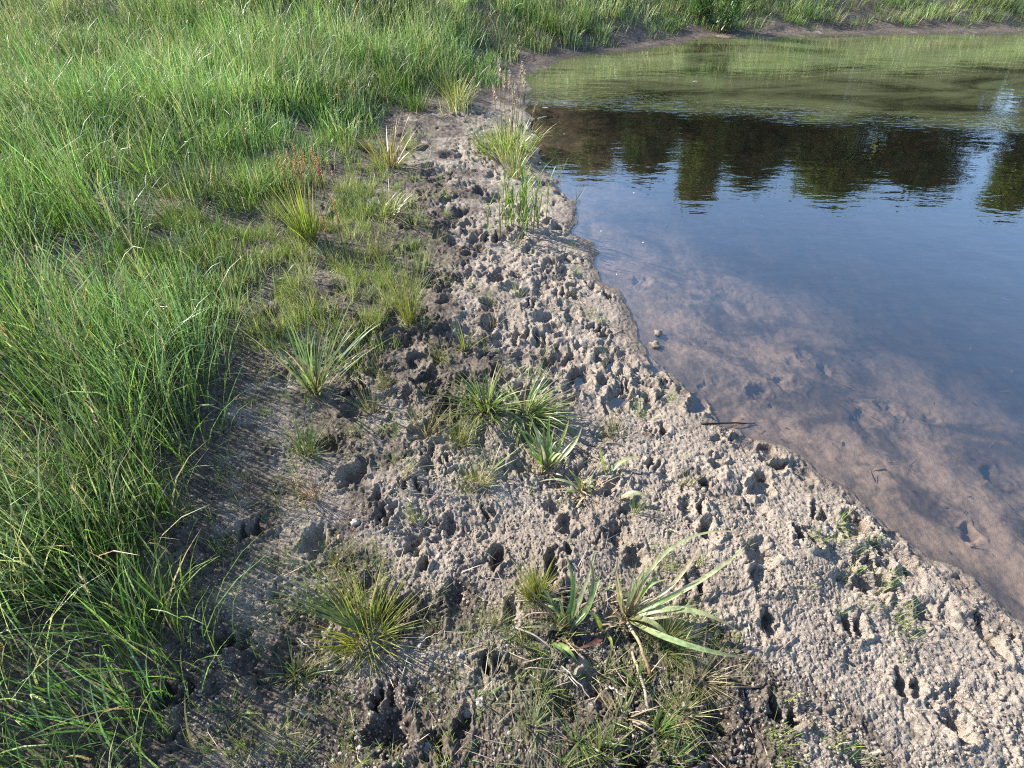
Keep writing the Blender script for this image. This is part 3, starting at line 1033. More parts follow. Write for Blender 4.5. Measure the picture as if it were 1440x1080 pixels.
# single named tussocks:  base px, top py, spread px, blades, blade width, colours, lean, bend, label, category
TUSS = [
    (642, 146, 104, 26, 150, .007, [YELLOW_GREEN, (0.26, 0.27, 0.06)], .7, .35, 'bright yellow-green grass tussock at the edge of the meadow above the seed-head grass', 'grass tussock'),
    (590, 150, 118, 30, 160, .003, [(0.11, 0.16, 0.04), GREEN], .6, .5, 'low soft green tuft at the far end of the bare mud path', 'grass tussock'),
    (545, 232, 170, 34, 70, .011, [(0.30, 0.27, 0.06), YELLOW_GREEN, (0.36, 0.28, 0.10)], .8, .45, 'yellowing broad-bladed grass clump where the meadow meets the mud', 'grass clump'),
    (540, 300, 258, 44, 90, .009, [(0.15, 0.22, 0.05), PALE, YELLOW_GREEN], .9, .5, 'loose pale green grass clump below the yellowing clump', 'grass clump'),
    (434, 338, 262, 26, 120, .009, [YELLOW_GREEN, (0.20, 0.28, 0.05)], .25, .2, 'upright yellow-green reed clump below the red sorrel spikes', 'reed clump'),
    (575, 452, 360, 22, 130, .0035, [(0.16, 0.20, 0.05), YELLOW_GREEN], .3, .3, 'tall fine green grass tuft in the sparse turf beside the trampled strip', 'grass tuft'),
    (532, 362, 318, 26, 110, .003, [(0.13, 0.17, 0.05), (0.2, 0.2, 0.06)], .4, .3, 'fine olive grass tuft between the pale clump and the tall fine tuft', 'grass tuft'),
    (445, 548, 452, 28, 60, .011, [(0.13, 0.22, 0.08), (0.22, 0.31, 0.13)], .55, .45, 'blue-green sedge clump with long arching blades beside bare mud', 'sedge clump'),
    (432, 640, 592, 20, 90, .004, [GREEN, (0.10, 0.16, 0.04)], .5, .5, 'dark green weedy tuft below the arching sedge clump', 'grass tuft'),
    (655, 492, 452, 10, 14, .010, [YELLOW_GREEN], .5, .35, 'small bright yellow-green shoot on the trampled mud', 'grass shoot'),
    (625, 508, 478, 20, 60, .003, [(0.18, 0.20, 0.05)], .5, .4, 'thin olive tuft just left of the bright yellow-green shoot', 'grass tuft'),
    (682, 575, 522, 30, 130, .010, [(0.16, 0.25, 0.06), (0.2, 0.28, 0.10)], 1.0, .6, 'left half of the wide flat dark green grass patch mid-path', 'grass clump'),
    (740, 580, 528, 40, 150, .011, [(0.17, 0.26, 0.07), (0.26, 0.33, 0.16)], 1.2, .5, 'right half of the wide flat dark green grass patch mid-path', 'grass clump'),
    (722, 250, 196, 16, 60, .008, [(0.16, 0.24, 0.05), PALE], .3, .3, 'narrow green sprig between the seed-head grass and the reed shoots', 'grass sprig'),
    (440, 440, 404, 26, 70, .006, [(0.15, 0.2, 0.06), GREEN], .7, .6, 'sparse green tuft left of the tall fine grass tuft', 'grass tuft'),
    (752, 838, 800, 24, 260, .0028, [YELLOW_GREEN, (0.24, 0.28, 0.05)], .4, .25, 'round yellow-green cushion of fine moss-like grass', 'grass cushion'),
    (565, 668, 640, 20, 60, .002, [(0.17, 0.21, 0.06), STRAW], .7, .4, 'thin pale grass wisp between the two groups of hoof prints', 'grass wisp'),
    (645, 622, 588, 22, 120, .0024, [YELLOW_GREEN, (0.2, 0.22, 0.06)], .6, .4, 'feathery yellow-green tuft left of the broad-leaved clump', 'grass tuft'),
    (598, 610, 570, 24, 80, .0024, [(0.19, 0.21, 0.07), STRAW], .7, .4, 'feathery straw-tinged tuft left of the feathery yellow-green tuft', 'grass tuft'),
    (668, 680, 655, 22, 150, .0022, [YELLOW_GREEN, (0.24, 0.24, 0.07)], .8, .4, 'low mossy yellow tuft on the mud under the feathery tufts', 'moss tuft'),
    (935, 905, 868, 34, 190, .0022, [(0.12, 0.17, 0.04), (0.2, 0.2, 0.06)], .8, .4, 'dark mossy tuft under the long pale leaves of the big clump', 'moss tuft'),
    (925, 1030, 950, 22, 60, .004, [(0.11, 0.18, 0.04), GREEN], .35, .4, 'upright dark green tuft by the end of the fallen straw', 'grass tuft'),
    (848, 1062, 985, 34, 44, .0065, [(0.17, 0.21, 0.09), GREEN], .7, .4, 'loose tuft of pale and green blades at the front of the mud', 'grass tuft'),
    (745, 1022, 982, 16, 26, .005, [(0.15, 0.19, 0.08)], .7, .4, 'small pale green tuft left of the loose front tuft', 'grass tuft'),
    (682, 985, 945, 16, 24, .003, [GREEN, (0.16, 0.2, 0.06)], .5, .4, 'tiny green sprig right of the deep cloven hoof print', 'grass sprig'),
    (482, 1090, 1035, 18, 40, .003, [(0.2, 0.23, 0.06), STRAW], .3, .25, 'fine yellowish sprig below and left of the deep cloven hoof print', 'grass sprig'),
    (420, 950, 900, 20, 30, .006, [(0.15, 0.22, 0.07)], .9, .6, 'pale green blades leaning out under the spiky rush tussock', 'grass tuft'),
    (540, 540, 508, 18, 70, .0022, [(0.17, 0.2, 0.06)], .5, .4, 'fine grass wisp on bare mud right of the sedge clump', 'grass wisp'),
    (522, 578, 545, 16, 60, .0022, [(0.2, 0.22, 0.06)], .5, .4, 'fine yellowish wisp below the wisp right of the sedge clump', 'grass wisp'),
    (588, 735, 705, 12, 30, .003, [GREEN, (0.16, 0.2, 0.06)], .6, .4, 'little green sprig above the paired hoof holes', 'grass sprig'),
    (688, 660, 622, 12, 20, .005, [(0.2, 0.26, 0.08)], .7, .4, 'small bright sprig left of the broad-leaved clump', 'grass sprig'),
    (786, 248, 222, 6, 12, .005, [YELLOW_GREEN], .3, .2, 'small green shoot at the waterline right of the seed-head grass', 'grass shoot'),
    (810, 280, 258, 6, 10, .005, [(0.2, 0.26, 0.08)], .3, .2, 'small green shoot standing in shallow water', 'grass shoot'),
    (903, 588, 556, 8, 14, .003, [(0.13, 0.19, 0.05)], .5, .3, 'small green sprig on the sand between hoof prints near the waterline', 'grass sprig'),
    (728, 415, 392, 12, 26, .004, [(0.2, 0.24, 0.07)], .5, .3, 'pale green sprig alone on the sunlit trampled strip', 'grass sprig'),
    (772, 498, 478, 10, 20, .003, [(0.14, 0.18, 0.05)], .5, .3, 'tiny green sprig on sand above the wide flat grass patch', 'grass sprig'),
    (965, 682, 662, 14, 30, .003, [(0.13, 0.19, 0.05)], .6, .4, 'tiny green sprig beside the hoof prints at the lower waterline', 'grass sprig'),
    (893, 722, 700, 10, 26, .004, [GREEN], .4, .3, 'tiny dark green tuft under the single flat pale leaf', 'grass tuft'),
    (862, 610, 585, 24, 90, .002, [(0.13, 0.17, 0.05)], .8, .4, 'low mossy patch on the sand right of the broad-leaved clump', 'moss tuft'),
    (440, 700, 670, 18, 60, .003, [(0.16, 0.18, 0.05), RED], .6, .4, 'low reddish-green weed left of the big muddy hoof pit', 'weed'),
    (478, 790, 770, 22, 120, .002, [(0.12, 0.15, 0.05)], .9, .4, 'low mossy tuft above the spiky rush tussock', 'moss tuft'),
    (690, 880, 850, 18, 60, .0022, [(0.16, 0.19, 0.06)], .6, .4, 'thin pale moss wisp left of the dark broad-leaved grass', 'moss tuft'),
    (780, 890, 852, 14, 40, .0026, [(0.12, 0.18, 0.04)], .4, .3, 'thin green wisp at the foot of the dark broad-leaved grass', 'grass wisp'),
    (905, 1078, 1030, 16, 24, .006, [(0.16, 0.21, 0.08), GREEN], .6, .35, 'front tuft of broad pale blades at the bottom edge of the mud', 'grass tuft'),
    (872, 1005, 955, 22, 26, .0055, [(0.2, 0.27, 0.09), STRAW], .8, .5, 'sprawling grass tuft with straw blades between the two lower straws', 'grass tuft'),
    (812, 1042, 1000, 20, 30, .005, [(0.24, 0.30, 0.13), (0.16, 0.24, 0.07)], .7, .4, 'pale sprawling tuft in front of the forked pale stem', 'grass tuft'),
    (962, 1002, 965, 26, 70, .0024, [(0.16, 0.21, 0.06), STRAW], .8, .4, 'mossy tuft on the dark churned mud at lower right', 'moss tuft'),
    (790, 1082, 1045, 16, 22, .005, [(0.18, 0.26, 0.08)], .6, .4, 'green tuft cut by the lower edge of the photo left of the front broad tuft', 'grass tuft'),
    (945, 1072, 1035, 22, 30, .0045, [(0.14, 0.22, 0.06), GREEN], .5, .4, 'dark green tuft at the lower edge right of the front broad tuft', 'grass tuft'),
    (985, 955, 925, 26, 110, .002, [(0.18, 0.2, 0.06), STRAW], .9, .3, 'low straw-coloured moss patch right of the dark mossy tuft', 'moss tuft'),
    (898, 968, 935, 10, 16, .0045, [(0.17, 0.26, 0.07)], .5, .4, 'little green tuft crossing the lower straw stalk', 'grass tuft'),
    (762, 968, 935, 16, 40, .0024, [(0.17, 0.22, 0.07)], .6, .4, 'thin moss wisp below the curved grey stem', 'moss tuft'),
    (850, 945, 915, 12, 24, .0026, [(0.15, 0.22, 0.06)], .5, .4, 'thin green wisp left of the upper straw stalk', 'grass wisp'),
    (735, 905, 870, 12, 22, .004, [(0.13, 0.19, 0.05)], .5, .3, 'little tuft by the curved dry stem on the lower mud', 'grass tuft'),
]
for (bx, by, ty, sx, n, W, cols, lean, bend, lab, cat) in TUSS:
    p = place(bx, by)
    h = height_for(p, ty)
    if by > 800:
        h = min(h, .11)
    dist = math.hypot(p[0], p[1], p[2] - H_CAM)
    spread = sx / F_PX * dist
    me = tussock_mesh('grass', n, spread * .42, h * 1.25, W, cols, lean, bend, fold=0.25 if W > .0055 else 0)
    plant(cat.replace(' ', '_'), lab, cat, p, me, M_LEAF if W > .0055 else M_GRASS, None, 0)


# --- the spiky rush tussock in front
def rush():
    p = place(515, 892)
    mb = MB()
    n = 260
    th = rng.uniform(0, 6.283, n)
    rad = np.sqrt(rng.random(n)) * 0.055
    b = np.stack([np.cos(th) * rad, np.sin(th) * rad, np.full(n, -0.015)], 1)
    le = np.clip(np.abs(rng.normal(.55, .42, n)), 0, 1.35)
    c = np.array([(0.30, 0.35, 0.06), (0.22, 0.30, 0.06), (0.36, 0.34, 0.09)])[rng.integers(0, 3, n)] * rng.uniform(.75, 1.2, (n, 1))
    tip = c.copy()
    br = rng.random(n) < .35
    tip[br] = jit((0.32, 0.17, 0.08), int(br.sum()), .2)
    mb.blades(b, th + rng.normal(0, .35, n), le, np.abs(rng.normal(.12, .15, n)), rng.uniform(.10, .235, n), rng.uniform(.0018, .0034, n), c, tip, c * .5 + np.array([.1, .05, .03]), K=4, roll=rng.normal(0, .8, n), shape=.45)
    o = stand('rush_tussock', 'spiky yellow-green rush tussock on the shaded mud above the cloven print', 'rush tussock', p)
    link('leaves', mb.build('rush_leaves'), M_GRASS, o)
    # broad green leaves leaning to the upper left
    mb = MB()
    for k in range(7):
        a = R(135 + k * 7)
        L = .20 + .012 * k
        e = np.array([math.cos(a) * L, math.sin(a) * L, .10 + .012 * k])
        mb.ribbon([(0, 0, 0), e * .55 + np.array([0, 0, .035]), e], .007, jit((0.15, 0.20, 0.06), 1, .1)[0])
    link('broad_leaf', mb.build('rush_broad_leaf', True), M_LEAF, o)
    # small bud clusters on the stems
    mb = MB()
    for k in range(20):
        a, L = rng.uniform(1.2, 3.6), rng.uniform(.16, .24)
        e = np.array([math.cos(a) * L * .8, math.sin(a) * L * .7, L * .55])
        mb.tube([(0, 0, 0), e * .5 + np.array([0, 0, .012]), e], .0012, .0008, (0.2, 0.22, 0.06), sides=4)
        m = 8
        mb.blades(np.repeat(e[None], m, 0) + rng.normal(0, .004, (m, 3)), rng.uniform(0, 6.28, m), rng.uniform(0, 1, m), .2, .014, .003, jit((0.30, 0.31, 0.07), m, .2), K=2)
    link('bud_stem', mb.build('rush_bud_stem'), M_GRASS, o)


rush()


# --- tall seed-head grass by the water
def stem_line(p0, L, az, lean, bend, n=7):
    pts = [np.array(p0, float)]
    for i in range(1, n):
        a = lean + bend * (i / (n - 1)) ** 1.4
        pts.append(pts[-1] + np.array([math.sin(a) * math.cos(az), math.sin(a) * math.sin(az), math.cos(a)]) * L / (n - 1))
    return pts


def panicle(mb, pts, L, col, m=60, size=.026):
    P = np.array(pts)
    a, b = P[-2], P[-1]
    d = (b - a) / np.linalg.norm(b - a)
    t = rng.random(m)
    base = b[None] - d[None] * (t * L)[:, None]
    az = rng.uniform(0, 6.28, m)
    mb.blades(base, az, rng.uniform(.15, .75, m), .2, size * (0.5 + t) * rng.uniform(.7, 1.4, m), .0085, jit(col, m, .22), K=2)


def seed_grass(px, py, leaf_top, stem_tops, label, leafcols):
    p = place(px, py)
    o = stand('seed_head_grass', label, 'tall grass', p)
    h = height_for(p, leaf_top)
    me = tussock_mesh('seed_grass_leaves', 300, .21, h * 1.1, .0105, leafcols, .5, .5, K=6, fold=.2)
    link('leaves', me, M_LEAF, o)
    for (sx, sy, dx) in stem_tops:
        # stem whose top is at that pixel, standing dx metres from the middle
        q = np.array([dx, rng.uniform(-.06, .06), 0])
        L = height_for(p + q, sy)
        wx = proj(p + q + np.array([0, 0, L]))
        off = (sx - wx[0]) / F_PX * math.hypot(*p)
        az = 0 if off > 0 else math.pi
        ln = abs(off) / L * .7
        pts = stem_line(q, L, az, ln * .6, ln * .9)
        mb = MB()
        mb.tube(pts, .0038, .0022, (0.28, 0.28, 0.11), (0.44, 0.36, 0.22), 4)
        st = link('stem', mb.build('stem'), M_GRASS, o)
        mb = MB()
        panicle(mb, pts, .13, (0.60, 0.49, 0.42), 90)
        link('seed_head', mb.build('seed_head'), M_SEED, st)
    return o


seed_grass(712, 214, 160, [(699, 84, -.03), (706, 104, 0), (716, 100, .02), (723, 108, .04), (737, 86, .06), (742, 98, .07), (732, 118, .03), (690, 118, -.05), (744, 118, .09), (726, 134, .02)],
           'tall grass with pinkish seed heads standing at the waterline', [(0.22, 0.33, 0.07), (0.29, 0.39, 0.11), (0.34, 0.40, 0.18)])
for i, (a, b, sx, sy) in enumerate([(740, 205, 757, 142), (655, 172, 648, 138)]):
    p = place(a, b)
    o = stand('seed_head_grass', ['single leaning seed stalk over the water right of the seed-head grass', 'single thin seed stalk in the mud left of the seed-head grass'][i], 'tall grass', p)
    L = height_for(p, sy)
    pts = stem_line((0, 0, 0), L, 0 if i == 0 else math.pi, .15, .15)
    mb = MB()
    mb.tube(pts, .0024, .0013, (0.22, 0.24, 0.09), (0.38, 0.3, 0.18), 4)
    link('stem', mb.build('stem'), M_GRASS, o)
    mb = MB()
    panicle(mb, pts, .09, (0.42, 0.33, 0.24), 34)
    link('seed_head', mb.build('seed_head'), M_SEED, o)


# --- upright reed shoots below it
def reed_shoots():
    p = place(735, 318)
    o = stand('reed_shoots', 'upright leafy green reed shoots on the sand below the seed-head grass', 'reed clump', p)
    for k in range(26):
        q = np.array([rng.normal(0, .10), rng.normal(0, .08), -.01])
        L = rng.uniform(.18, .36)
        az = rng.uniform(0, 6.28)
        pts = stem_line(q, L, az, .04, .12)
        mb = MB()
        mb.tube(pts, .0030, .0014, (0.30, 0.30, 0.12), (0.17, 0.24, 0.06), 5)
        st = link('stem', mb.build('stem'), M_GRASS, o)
        mb = MB()
        m = 6
        idx = np.linspace(1, 6, m).astype(int)
        P = np.array(pts)[idx]
        mb.blades(P, np.arange(m) * 2.6 + k, rng.uniform(.15, .5, m), rng.uniform(.2, .6, m), rng.uniform(.07, .14, m), .0115, jit((0.22, 0.31, 0.08), m, .2), jit((0.26, 0.32, 0.09), m, .2), K=5, fold=.3)
        link('leaf', mb.build('leaf', True), M_LEAF, st)


reed_shoots()


# --- dark bushy growth at the far waterline
def bush(px, py, hgt, wid, label):
    p = place(px, py)
    o = stand('waterside_bush', label, 'bush', p)
    m = 420
    mb = MB()
    th = rng.uniform(0, 6.28, 26)
    for a in th:
        pts = stem_line((rng.normal(0, wid * .25), rng.normal(0, wid * .2), -.02), hgt * rng.uniform(.6, 1), a, rng.uniform(0, .3), .3)
        mb.tube(pts, .006, .002, (0.16, 0.15, 0.07), (0.14, 0.18, 0.06), 4)
    link('stems', mb.build('stems'), M_GRASS, o)
    mb = MB()
    z = rng.uniform(.05, 1, m) ** .8 * hgt
    rr = wid * np.sqrt(rng.random(m)) * (1.05 - .5 * z / hgt)
    a = rng.uniform(0, 6.28, m)
    mb.blades(np.stack([np.cos(a) * rr, np.sin(a) * rr, z], 1), rng.uniform(0, 6.28, m), rng.uniform(.3, 1.1, m), rng.uniform(.2, .9, m), rng.uniform(.10, .22, m), rng.uniform(.012, .022, m), jit((0.10, 0.19, 0.06), m, .3), K=5, fold=.25)
    link('leaves', mb.build('leaves', True), M_LEAF, o)


bush(1018, 47, .62, .22, 'dark leafy bush at the far waterline, at the right edge of the photo')
bush(985, 30, .45, .16, 'smaller leafy bush on the far bank left of the dark waterline bush')


# --- red sorrel spikes on the left
def sorrel(px, py, n, wid, label):
    p = place(px, py)
    o = stand('sorrel_plant', label, 'sorrel', p)
    for k in range(n):
        q = np.array([rng.uniform(-wid, wid), rng.uniform(-.06, .06), -.01])
        L = rng.uniform(.22, .34)
        pts = stem_line(q, L, rng.uniform(0, 6.28), .05, .12)
        mb = MB()
        mb.tube(pts, .0022, .001, (0.25, 0.2, 0.08), RED, 4)
        st = link('stem', mb.build('stem'), M_GRASS, o)
        mb = MB()
        m = 60
        t = rng.random(m) * .5
        P = np.array(pts)
        base = np.stack([np.interp(1 - t, np.linspace(0, 1, len(P)), P[:, i]) for i in range(3)], 1)
        mb.blades(base, rng.uniform(0, 6.28, m), rng.uniform(.3, 1.1, m), .2, rng.uniform(.008, .016, m), .007, jit((0.56, 0.33, 0.21), m, .25), K=2)
        link('flower_spike', mb.build('flower_spike'), M_SEED, st)


sorrel(440, 272, 20, .16, 'reddish sorrel spikes standing in the grass above the yellow-green reed clump')
sorrel(490, 168, 4, .08, 'pair of orange sorrel spikes in the meadow edge')
sorrel(476, 352, 4, .08, 'few short reddish sorrel spikes over bare mud')


# --- broad-leaved grass clumps built leaf by leaf from the photo: (tip px, py, tip height m, arch m, width m, colour)
def leafy(name, label, cat, px, py, leaves, group=None):
    p = place(px, py)
    o = stand(name, label, cat, p, group)
    for (tx, ty, tz, arch, W, col, *rest) in leaves:
        root = np.array(rest[0], float) if rest else np.zeros(2)
        p0 = np.array([root[0], root[1], -.008])
        base_z = float(hz(p[0], p[1])[0])
        e = at_z(tx, ty, base_z + tz)
        zt = max(tz, float(hz(e[0], e[1])[0]) - base_z + .006)
        tip = np.array([e[0] - p[0], e[1] - p[1], zt])
        sd = np.array([-(tip - p0)[1], (tip - p0)[0], 0]) * rng.normal(0, .10)
        mid = (p0 + tip) / 2 + np.array([0, 0, arch]) + sd
        mb = MB()
        c = np.array(col)
        tipc = np.array((0.40, 0.30, 0.16)) if rng.random() < .45 else np.clip(c * np.array([1.2, 1.05, .95]), 0, 1)
        mb.ribbon([p0, mid, tip], W * 1.15, jit(c, 1, .14)[0], tipc, c * .5 + np.array([.16, .10, .06]), n=12, fold=.3)
        link('leaf', mb.build('leaf', True), M_LEAF, o)
    if len(leaves) > 6:
        # withered blades and sheaths round the foot
        m = 34
        mb = MB()
        mb.blades(np.stack([rng.normal(0, .018, m), rng.normal(0, .018, m), np.full(m, -.004)], 1), rng.uniform(0, 6.28, m), rng.uniform(.25, 1.45, m), rng.normal(.2, .25, m), rng.uniform(.03, .115, m), rng.uniform(.003, .0085, m), jit((0.36, 0.27, 0.17), m, .3), K=5, roll=rng.normal(0, .6, m), shape=.5)
        link('withered_leaves', mb.build('withered_leaves'), M_DRY, o)
    return o


PG = (0.38, 0.44, 0.22)
DG = (0.19, 0.28, 0.085)
YG = (0.28, 0.35, 0.08)
ST = (0.44, 0.38, 0.24)
leafy('broad_leaved_grass', 'upright broad-leaved green grass clump mid-path below the wide flat patch', 'grass clump', 768, 662, [
    (730, 605, .13, .03, .016, DG), (745, 585, .15, .02, .012, PG), (752, 600, .12, .03, .018, PG), (772, 580, .17, .02, .012, YG), (780, 600, .14, .01, .014, YG),
    (800, 590, .14, .03, .014, YG), (818, 600, .12, .03, .012, PG), (812, 612, .10, .03, .014, PG), (788, 618, .10, .03, .013, DG), (735, 630, .08, .04, .012, YG),
    (725, 592, .14, .03, .011, DG), (760, 625, .11, .02, .013, ST), (795, 640, .06, .04, .011, PG), (822, 625, .06, .05, .011, PG), (755, 672, .0, .05, .010, ST),
    (765, 598, .14, .02, .010, DG), (748, 640, .07, .03, .012, DG), (782, 636, .08, .03, .011, DG)])
leafy('leafy_shoot', 'single green shoot with one long pale leaf pointing right', 'grass shoot', 853, 668, [
    (903, 643, .05, .02, .017, PG), (842, 624, .12, .015, .011, YG), (862, 650, .06, .02, .007, DG)])
leafy('flattened_grass', 'flattened grey-green grass on dark mud below the broad-leaved clump', 'grass clump', 822, 690, [
    (757, 678, .02, .03, .011, PG), (800, 660, .05, .02, .012, DG), (838, 690, .03, .03, .010, PG), (790, 692, .01, .02, .010, DG), (845, 680, .02, .03, .009, PG), (780, 690, .0, .02, .009, ST), (812, 672, .06, .02, .009, YG), (834, 698, .01, .02, .010, DG)])
leafy('fallen_leaf_blade', 'single flat whitish-green grass leaf lying across a dark green tuft', 'leaf', 870, 700, [(914, 702, .03, .03, .022, (0.36, 0.39, 0.25))])
leafy('dark_leaved_grass', 'dark blue-green broad-leaved grass left of the big pale clump', 'grass clump', 796, 888, [
    (797, 782, .17, .01, .014, DG), (828, 782, .18, .01, .016, (0.15, 0.21, 0.09)), (838, 775, .17, .02, .011, PG), (808, 800, .15, .015, .013, DG), (822, 815, .12, .01, .014, DG),
    (845, 800, .13, .02, .010, PG), (785, 840, .09, .02, .010, DG), (755, 835, .08, .03, .010, (0.17, 0.22, 0.10)), (730, 815, .10, .03, .008, (0.2, 0.16, 0.10)), (765, 850, .06, .03, .010, PG), (812, 930, .03, .03, .014, DG, (-.03, -.03)),
    (800, 925, .02, .03, .012, DG, (-.05, -.03)), (725, 885, .02, .03, .008, ST), (748, 815, .12, .02, .009, (0.19, 0.22, 0.10))])
leafy('leafy_shoot', 'low shoot with green upper leaf and dark red lower leaf', 'grass shoot', 848, 890, [
    (822, 862, .06, .02, .014, YG), (810, 912, .03, .02, .014, (0.22, 0.10, 0.07)), (860, 915, .02, .02, .010, YG), (850, 890, .03, .01, .010, DG)])
big = leafy('pale_broad_leaved_grass', 'big pale broad-leaved grass clump with long blades lying to the right', 'grass clump', 880, 868, [
    (1062, 752, .14, .05, .011, PG), (1050, 766, .10, .06, .015, PG), (985, 762, .13, .03, .012, ST), (932, 772, .18, .02, .012, PG), (918, 784, .17, .01, .010, PG), (865, 795, .15, .01, .008, ST),
    (870, 780, .16, .01, .010, ST), (905, 800, .14, .01, .008, ST), (895, 790, .16, .01, .008, ST), (1040, 890, .05, .06, .019, PG), (1060, 925, .02, .08, .017, PG), (948, 910, .03, .05, .017, (0.22, 0.27, 0.12)),
    (975, 824, .08, .04, .009, DG), (985, 850, .06, .05, .009, PG), (945, 815, .10, .03, .009, DG), (925, 840, .07, .02, .010, ST), (900, 820, .11, .01, .008, (0.35, 0.18, 0.10)), (862, 835, .08, .01, .007, ST), (970, 858, .05, .04, .008, ST),
    (935, 795, .14, .02, .009, YG), (850, 870, .02, .02, .006, ST)])


# --- dry stalks, twigs, fallen stems
def stalk(name, label, cat, a, b, r0, r1, col, lift=0.01, sag=0.0, tip=None, zz=(None, None)):
    pa, pb = place(*a), place(*b)
    n = 9
    t = np.linspace(0, 1, n)
    P = pa[None] + (pb - pa)[None] * t[:, None]
    g = hz(P[:, 0], P[:, 1])
    top = max(0, float((g - (pa[2] + (pb[2] - pa[2]) * t)).max()))
    P[:, 2] += np.minimum(top, .02) + r0 * .6 + lift * np.sin(t * math.pi)
    P[:, :2] += (rng.normal(0, .0018, (n, 2)))
    mb = MB()
    mb.tube(P - pa, r0, r1, col, tip, 6)
    o = link(name, mb.build(name, True), M_DRY, label=label, category=cat)
    o.location = pa
    return o


stalk('straw', 'upper of two thick straw stalks fallen below the big pale clump', 'stalk', (882, 880), (914, 956), .0042, .006, (0.46, 0.38, 0.26), .02, tip=(0.30, 0.18, 0.07))
stalk('straw', 'lower of two thick straw stalks fallen on the front mud', 'stalk', (889, 920), (913, 1004), .0042, .0045, (0.36, 0.27, 0.19), .012, tip=(0.42, 0.36, 0.28))
stalk('twig', 'black twig lying at the waterline', 'twig', (988, 597), (1062, 596), .004, .003, (0.04, 0.033, 0.03), .004)
stalk('straw', 'thin dry pinkish stem over mud left of the dark broad-leaved grass', 'stem', (720, 878), (782, 866), .0032, .002, (0.40, 0.27, 0.21), .015)
stalk('straw', 'curved grey dry stem on the lower mud', 'stem', (722, 884), (785, 922), .0026, .0018, (0.42, 0.38, 0.33), .02)
stalk('straw', 'brown reclining stem between the two broad-leaved clumps', 'stem', (800, 870), (844, 848), .005, .003, (0.40, 0.29, 0.22), .02)
stalk('straw', 'forked pale grass stem lying in front of the straw stalks', 'stem', (790, 938), (832, 990), .002, .0016, (0.45, 0.40, 0.34), .012)
stalk('straw', 'short white straw bit on dark mud by the lower straw stalk', 'stem', (856, 968), (880, 985), .0026, .002, (0.55, 0.5, 0.42), .006)
stalk('straw', 'long thin straw crossing the lower mud', 'stem', (737, 942), (803, 949), .0013, .001, (0.45, 0.4, 0.33), .006)
stalk('straw', 'pale dead leaf strip at the bottom of the mud', 'stem', (888, 1018), (925, 1036), .004, .002, (0.46, 0.38, 0.28), .01)
stalk('straw', 'white curled straw left of the spiky rush tussock', 'stem', (419, 897), (448, 926), .002, .0015, (0.5, 0.47, 0.42), .012)
stalk('straw', 'pale straw lying right of the spiky rush tussock', 'stem', (592, 905), (624, 888), .0016, .0012, (0.45, 0.38, 0.28), .008)
stalk('straw', 'grey root sticking out of mud in the lower left corner', 'stem', (410, 998), (444, 1012), .004, .003, (0.30, 0.27, 0.24), .012)
stalk('straw', 'thin brown twig at the hoof prints near the lower waterline', 'stem', (990, 700), (1002, 730), .0025, .0018, (0.24, 0.19, 0.14), .008)
stalk('straw', 'dark wet twig floating by the far reeds', 'twig', (757, 168), (776, 164), .006, .004, (0.38, 0.33, 0.27), .004)


# --- clods and stones one can point to
def lump_mesh(name, size, col, seed, flat=.7):
    import bmesh
    bm = bmesh.new()
    bmesh.ops.create_icosphere(bm, subdivisions=3, radius=1)
    co = np.array([v.co for v in bm.verts])
    d = fbm(co[:, 0] * 1.4 + seed * 9, co[:, 1] * 1.4 + co[:, 2] * 1.7, 3, seed) * .55
    d2 = fbm(co[:, 0] * 4 + seed * 5, co[:, 2] * 4 + co[:, 1] * 3, 2, seed + 3) * .22
    co = co * (1 + d + d2)[:, None] * np.array([1, .8, flat]) * size
    f = np.array([[v.index for v in fc.verts] for fc in bm.faces])
    bm.free()
    return mesh_from(name, co, None, f, np.repeat(np.array(col)[None], len(co), 0), False)


CLODS = [
    (595, 897, .011, (0.40, 0.37, 0.35), 'pale grey stone cluster piece beside the deep cloven print'), (592, 908, .009, (0.42, 0.38, 0.36), 'small pale stone just below the larger grey stone'),
    (596, 903, .007, (0.36, 0.33, 0.31), 'tiny grey pebble wedged between the two pale stones'),
    (500, 735, .014, (0.5, 0.44, 0.37), 'pale dry mud crumb left of the paired hoof holes'), (478, 757, .011, (0.48, 0.33, 0.22), 'orange-brown clod on the left mud'),
    (498, 744, .008, (0.34, 0.2, 0.14), 'reddish crumb above the orange-brown clod'), (617, 783, .009, (0.5, 0.42, 0.35), 'pinkish pebble beside the single deep pit'),
    (562, 552, .013, (0.5, 0.47, 0.43), 'light grey flake of dry mud by a dark hole'), (925, 470, .026, (0.26, 0.21, 0.17), 'mud clod standing out of the shallow water'),
    (922, 488, .032, (0.27, 0.22, 0.18), 'larger wet mud clod at the waterline under the islet clod'), (648, 920, .008, (0.45, 0.42, 0.4), 'small white pebble on shaded mud'),
    (675, 990, .014, (0.42, 0.38, 0.36), 'pale lump of mud on the lit ridge'), (612, 970, .008, (0.4, 0.36, 0.34), 'grey pebble right of the deep cloven print'),
    (600, 1060, .030, (0.34, 0.30, 0.28), 'flat thick slab of grey mud at the bottom of the path'), (655, 1000, .018, (0.42, 0.38, 0.35), 'rounded pale clod beside the long groove'),
    (440, 625, .010, (0.5, 0.37, 0.24), 'tan crumb in the weedy tuft'), (818, 917, .011, (0.46, 0.36, 0.24), 'snail-like tan crumb beside dark green leaves'),
    (465, 352, .012, (0.55, 0.33, 0.30), 'pink pebble in the grass at left'), (455, 420, .014, (0.5, 0.38, 0.28), 'tan clod in the turf at left'),
]
